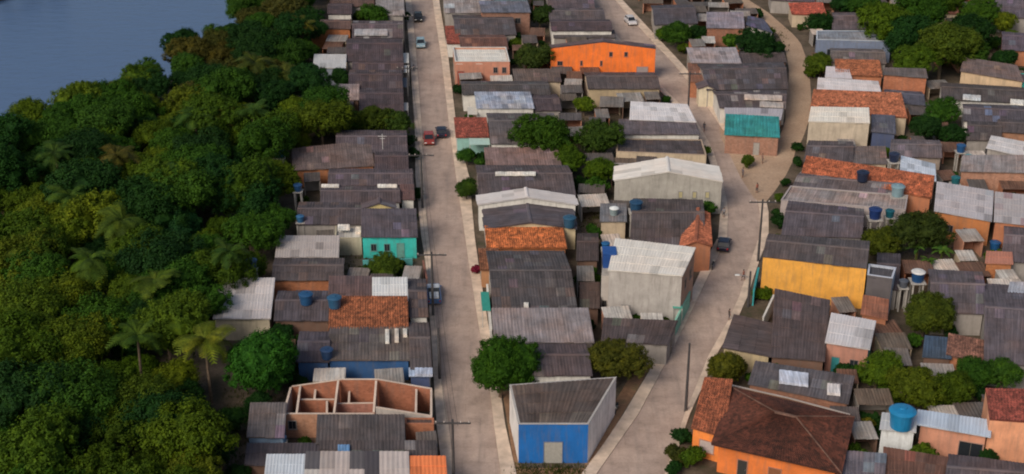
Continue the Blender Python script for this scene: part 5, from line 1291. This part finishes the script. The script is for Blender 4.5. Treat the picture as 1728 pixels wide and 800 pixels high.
# ------------------------------------------------------------------ vehicles
def loft(sections, mb, mi=0):
    """sections: list of (x, [(y,z)...]) closed loops of equal length"""
    k = len(sections[0][1]); n0 = len(mb.v)
    v = [(x, y, z) for x, pr in sections for y, z in pr]; f = []
    for i in range(len(sections)-1):
        for j in range(k): f.append((i*k+j, i*k+(j+1) % k, (i+1)*k+(j+1) % k, (i+1)*k+j))
    f.append(tuple(range(k))[::-1]); f.append(tuple((len(sections)-1)*k+j for j in range(k)))
    mb.add(v, f, mi)
def car(u, v, rz, col, label, pickup=False, roofcol=None):
    p = P(u, v); root = empty('pickup_truck' if pickup else 'car', (p.x, p.y, .01), rz); tag(root, label, 'pickup' if pickup else 'car', 'vehicles on the streets')
    hw = .84 if not pickup else .92; Lh = 2.0 if not pickup else 2.5
    def prof(w, zb, zt, bev=.12): return [(-w, zb), (w, zb), (w+.04, (zb+zt)/2), (w, zt-bev*.5), (w-bev, zt), (-w+bev, zt), (-w, zt-bev*.5), (-w-.04, (zb+zt)/2)]
    b = MB()
    if pickup: secs = [(-Lh, .40, .90), (-Lh+.1, .32, 1.0), (-.55, .28, 1.02), (.9, .28, 1.02), (Lh-.5, .30, .95), (Lh-.08, .34, .84), (Lh, .42, .72)]
    else: secs = [(-Lh, .42, .82), (-Lh+.12, .32, .95), (-1.3, .28, .98), (.7, .28, .95), (Lh-.5, .30, .88), (Lh-.1, .34, .74), (Lh, .42, .62)]
    loft([(x, prof(hw*(1 if abs(x) < Lh-.05 else .9), a, c)) for x, a, c in secs], b)
    b.build('body', M_CARPAINT, root, col, False)
    x0, x1, x2, x3 = (-.5, -.25, .75, 1.35) if pickup else (-1.75, -1.35, .25, 1.0)
    top = 1.5 if not pickup else 1.62; bt = .96 if not pickup else 1.01
    g = MB(); loft([(x0, prof(hw-.06, bt-.03, bt+.02, .02)), (x1, prof(hw-.16, bt-.03, top-.04, .1)), (x2, prof(hw-.16, bt-.03, top-.04, .1)), (x3, prof(hw-.08, bt-.03, bt+.02, .02))], g)
    g.build('glasshouse', M_GLASS, root)
    r_ = MB(); loft([(x1-.02, prof(hw-.17, top-.05, top+.0, .05)), (x1+.15, prof(hw-.15, top-.05, top+.03, .1)), (x2-.15, prof(hw-.15, top-.05, top+.03, .1)), (x2+.02, prof(hw-.17, top-.05, top, .05))], r_)
    r_.build('roof_panel', M_CARPAINT, root, roofcol or col)
    for sx in (-1, 1):
        mx_ = (x1+x2)/2
        for (xa, xb, rr) in ((x2, x3, .04), (x1, x0, .05), (mx_, mx_, .035)):
            q = MB(); q.tube([(xa, sx*(hw-.157), top-.03), (xb, sx*(hw-.06), bt)], rr, 5); q.build('pillar', M_CARPAINT, root, col)
        q = MB(); q.box((x3-.25, sx*(hw+.1), bt+.08), (.12, .2, .14)); q.build('mirror', M_CARPAINT, root, col)
        q = MB(); q.box((Lh-.05, sx*hw*.68, .66), (.12, .34, .13)); q.build('headlight', M_LAMP, root, (.7, .7, .68))
        q = MB(); q.box((-Lh+.02, sx*hw*.78, .76), (.1, .2, .24)); q.build('tail_light', M_LAMP, root, (.4, .02, .02))
        for wx in (-Lh*.62, Lh*.62):
            t = MB(); t.lathe([(.2, -.1), (.30, -.1), (.32, -.06), (.32, .06), (.30, .1), (.2, .1)], 18); o = t.build('wheel', M_RUBBER, root, smooth=False)
            o.location = (wx, sx*(hw-.08), .32); o.rotation_euler = (math.pi/2, 0, 0)
            h = MB(); h.lathe([(.19, -.105), (.19, .105)], 10); h.build('rim', M_METAL, o)
    if pickup:
        q = MB(); q.box((-1.5, 0, 1.025), (1.75, hw*1.62, .02)); q.build('bed', M_RUBBER, root)
        q = MB(); q.box((-1.5, 0, 1.12), (1.6, hw*1.3, .18)); q.build('cargo', M_PAINT, root, (.75, .75, .75))
ST = math.pi/2
def heading(u, v, du, dv):
    a = P(u, v); b = P(u+du, v+dv); d = b-a; return math.atan2(d.y, d.x)
car(732, 502, heading(732, 502, -3, -30), (.08, .16, .34), 'blue and white pickup parked by a pole on the straight street', True, (.55, .58, .62))
car(724, 240, heading(724, 240, 2, 20), (.26, .04, .03), 'dark red car on the straight street beside another car')
car(745, 228, heading(745, 228, -2, -20), (.012, .013, .03), 'black car parked opposite the dark red car')
car(706, 34, heading(706, 34, 2, 20), (.015, .015, .015), 'black car far up the straight street')
car(710, 78, heading(710, 78, 2, 20), (.25, .36, .42), 'light blue car far up the straight street')
car(1221, 418, heading(1221, 418, 4, -20), (.010, .012, .03), 'black car at the bend of the concrete street')
car(1064, 40, heading(1064, 40, 20, 20), (.5, .48, .5), 'pale car far along the bending street')
def motorbike(u, v, rz, col, label):
    p = P(u, v); root = empty('motorbike', (p.x, p.y, .01), rz); tag(root, label, 'motorbike', 'motorbikes on the streets')
    for x in (-.62, .62):
        t = MB(); t.lathe([(.22, -.05), (.29, -.05), (.30, 0), (.29, .05), (.22, .05)], 16); o = t.build('wheel', M_RUBBER, root); o.location = (x, 0, .3); o.rotation_euler = (math.pi/2, 0, 0)
        h = MB(); h.lathe([(.2, -.02), (.2, .02)], 10); h.build('rim', M_METAL, o)
    b = MB(); b.tube([(-.62, 0, .3), (-.1, 0, .42), (.3, 0, .5), (.45, 0, .85)], [.05, .12, .1, .05], 8); b.build('frame', M_METAL, root)
    b = MB(); b.lathe([(.05, -.2), (.16, -.08), (.17, .06), (.08, .2)], 10); o = b.build('fuel_tank', M_CARPAINT, root, col, True); o.location = (.2, 0, .75); o.rotation_euler = (0, math.pi/2, 0)
    b = MB(); b.box((-.3, 0, .76), (.7, .24, .1)); b.build('seat', M_RUBBER, root)
    b = MB(); b.tube([(.62, 0, .3), (.45, 0, .95)], .035, 6); b.tube([(.35, -.34, 1.02), (.45, -.15, .98), (.45, .15, .98), (.35, .34, 1.02)], .022, 6); b.build('handlebar', M_METAL, root)
    b = MB(); b.lathe([(.09, 0), (.1, .06), (.04, .1)], 10); o = b.build('headlight', M_LAMP, root, (.7, .7, .65)); o.location = (.52, 0, .85); o.rotation_euler = (0, math.pi/2, 0)
motorbike(1203, 452, heading(1203, 452, 8, -20), (.02, .02, .03), 'black motorbike parked near the tall grey house')
motorbike(1040, 694, heading(1040, 694, -8, 20), (.03, .05, .05), 'dark motorbike leaning by the white flank of blue fronted house')
motorbike(698, 118, heading(698, 118, 1, 10), (.3, .02, .02), 'dark motorbike at the kerb by the far white porches')

# ------------------------------------------------------------------ people
def person_mesh(seed, walk=.2):
    """one continuous skinned figure, 1.7 m tall, facing +X"""
    V_ = []; E_ = []; Rr = []
    def a(p, r, par=None):
        V_.append(p); Rr.append(r)
        if par is not None: E_.append((par, len(V_)-1))
        return len(V_)-1
    pel = a((0, 0, .95), .135); ab = a((0, 0, 1.12), .125, pel); ch = a((.01, 0, 1.32), .145, ab); nk = a((.01, 0, 1.47), .055, ch); hd = a((.03, 0, 1.56), .085, nk); ht = a((.025, 0, 1.66), .075, hd)
    a((.11, 0, 1.58), .018, hd)
    for s in (-1, 1):
        sh = a((0, s*.17, 1.40), .065, ch); el = a((-.03-s*walk*.3, s*.24, 1.13), .043, sh); wr = a((.07-s*walk*.5, s*.25, .90), .03, el); pm = a((.09-s*walk*.5, s*.25, .84), .032, wr)
        for k in range(4):
            kx = .06+.022*k-s*walk*.5
            f1 = a((kx+.02, s*.255, .80), .010, pm); f2 = a((kx+.03, s*.245, .765-(.01 if k in (1, 2) else 0)), .009, f1)
        t1 = a((.13-s*walk*.5, s*.235, .83), .010, wr)
        hp = a((0, s*.09, .88), .10, pel); kn = a((.04+s*walk, s*.10, .49), .065, hp); an = a((s*walk*1.1-.02, s*.10, .09), .042, kn); a((s*walk*1.1+.14, s*.115, .035), .035, an)
    me = bpy.data.meshes.new('person'); me.from_pydata(V_, E_, [])
    o = bpy.data.objects.new('person_build', me); COL.objects.link(o)
    sk = o.modifiers.new('skin', 'SKIN')
    for i, r_ in enumerate(Rr): me.skin_vertices[0].data[i].radius = (r_, r_); me.skin_vertices[0].data[i].use_root = (i == 0)
    o.modifiers.new('sub', 'SUBSURF').levels = 1
    bpy.context.view_layer.update()
    out = bpy.data.meshes.new_from_object(o.evaluated_get(bpy.context.evaluated_depsgraph_get()))
    bpy.data.objects.remove(o)
    return out
PM = [person_mesh(1, .14), person_mesh(2, .05)]
M_SKIN = mat_plain('skin', (.22, .11, .07), .6, 0, .05)
def person(u, v, rz, shirt, shorts, label, k=0, hair=(.01, .008, .006)):
    p = P(u, v); me = PM[k].copy()
    ms = [M_SKIN]
    for nm, c in (('shirt', shirt), ('trousers', shorts)): ms.append(mat_plain(nm, c, .85, 0, .1))
    me.materials.clear()
    for m in ms: me.materials.append(m)
    for pl_ in me.polygons:
        c = pl_.center
        arm = abs(c.y) > .20
        pl_.material_index = 1 if (.93 < c.z < 1.45 and not (arm and c.z < 1.18)) else (2 if (.45 < c.z <= .95 and not (abs(c.y) > .215)) else 0)
        pl_.use_smooth = True
    o = bpy.data.objects.new('person', me); link(o); o.location = (p.x, p.y, .02); o.rotation_euler = (0, 0, rz)
    tag(o, label, 'person', 'people in the streets')
    h = MB(); h.lathe([(.088, .0), (.097, .05), (.08, .10), (.03, .125)], 10); ho = h.build('hair', mat_plain('hair', hair, .8), o, None, True); ho.location = (.015, 0, 1.60)
for i, (u, v, rz, s, t, l, k) in enumerate([(1253, 300, .5, (.12, .10, .11), (.03, .03, .05), 'person in dark clothes walking on the concrete by the square', 0), (1277, 326, 2.2, (.30, .10, .07), (.05, .05, .06), 'person in a reddish shirt at the lower tip of the square', 1),
        (1188, 222, 1.0, (.05, .05, .06), (.05, .05, .07), 'person in black walking up the far bending street', 0), (1221, 368, 1.6, (.2, .2, .22), (.04, .04, .05), 'person in grey on the sidewalk before the gabled hall', 1),
        (1254, 474, 2.5, (.26, .08, .06), (.06, .04, .04), 'person in a dull red shirt under the lamp near teal gate', 0), (1230, 541, .2, (.03, .03, .03), (.03, .03, .04), 'person in black at the low dark roof corner', 1),
        (1194, 448, -.6, (.35, .36, .38), (.05, .05, .08), 'person in a pale shirt beside the black motorbike', 1), (1286, 276, .3, (.2, .12, .1), (.1, .08, .07), 'person in brown before the brick wall of the teal roofed house', 1)]):
    person(u, v, rz, s, t, l, k)
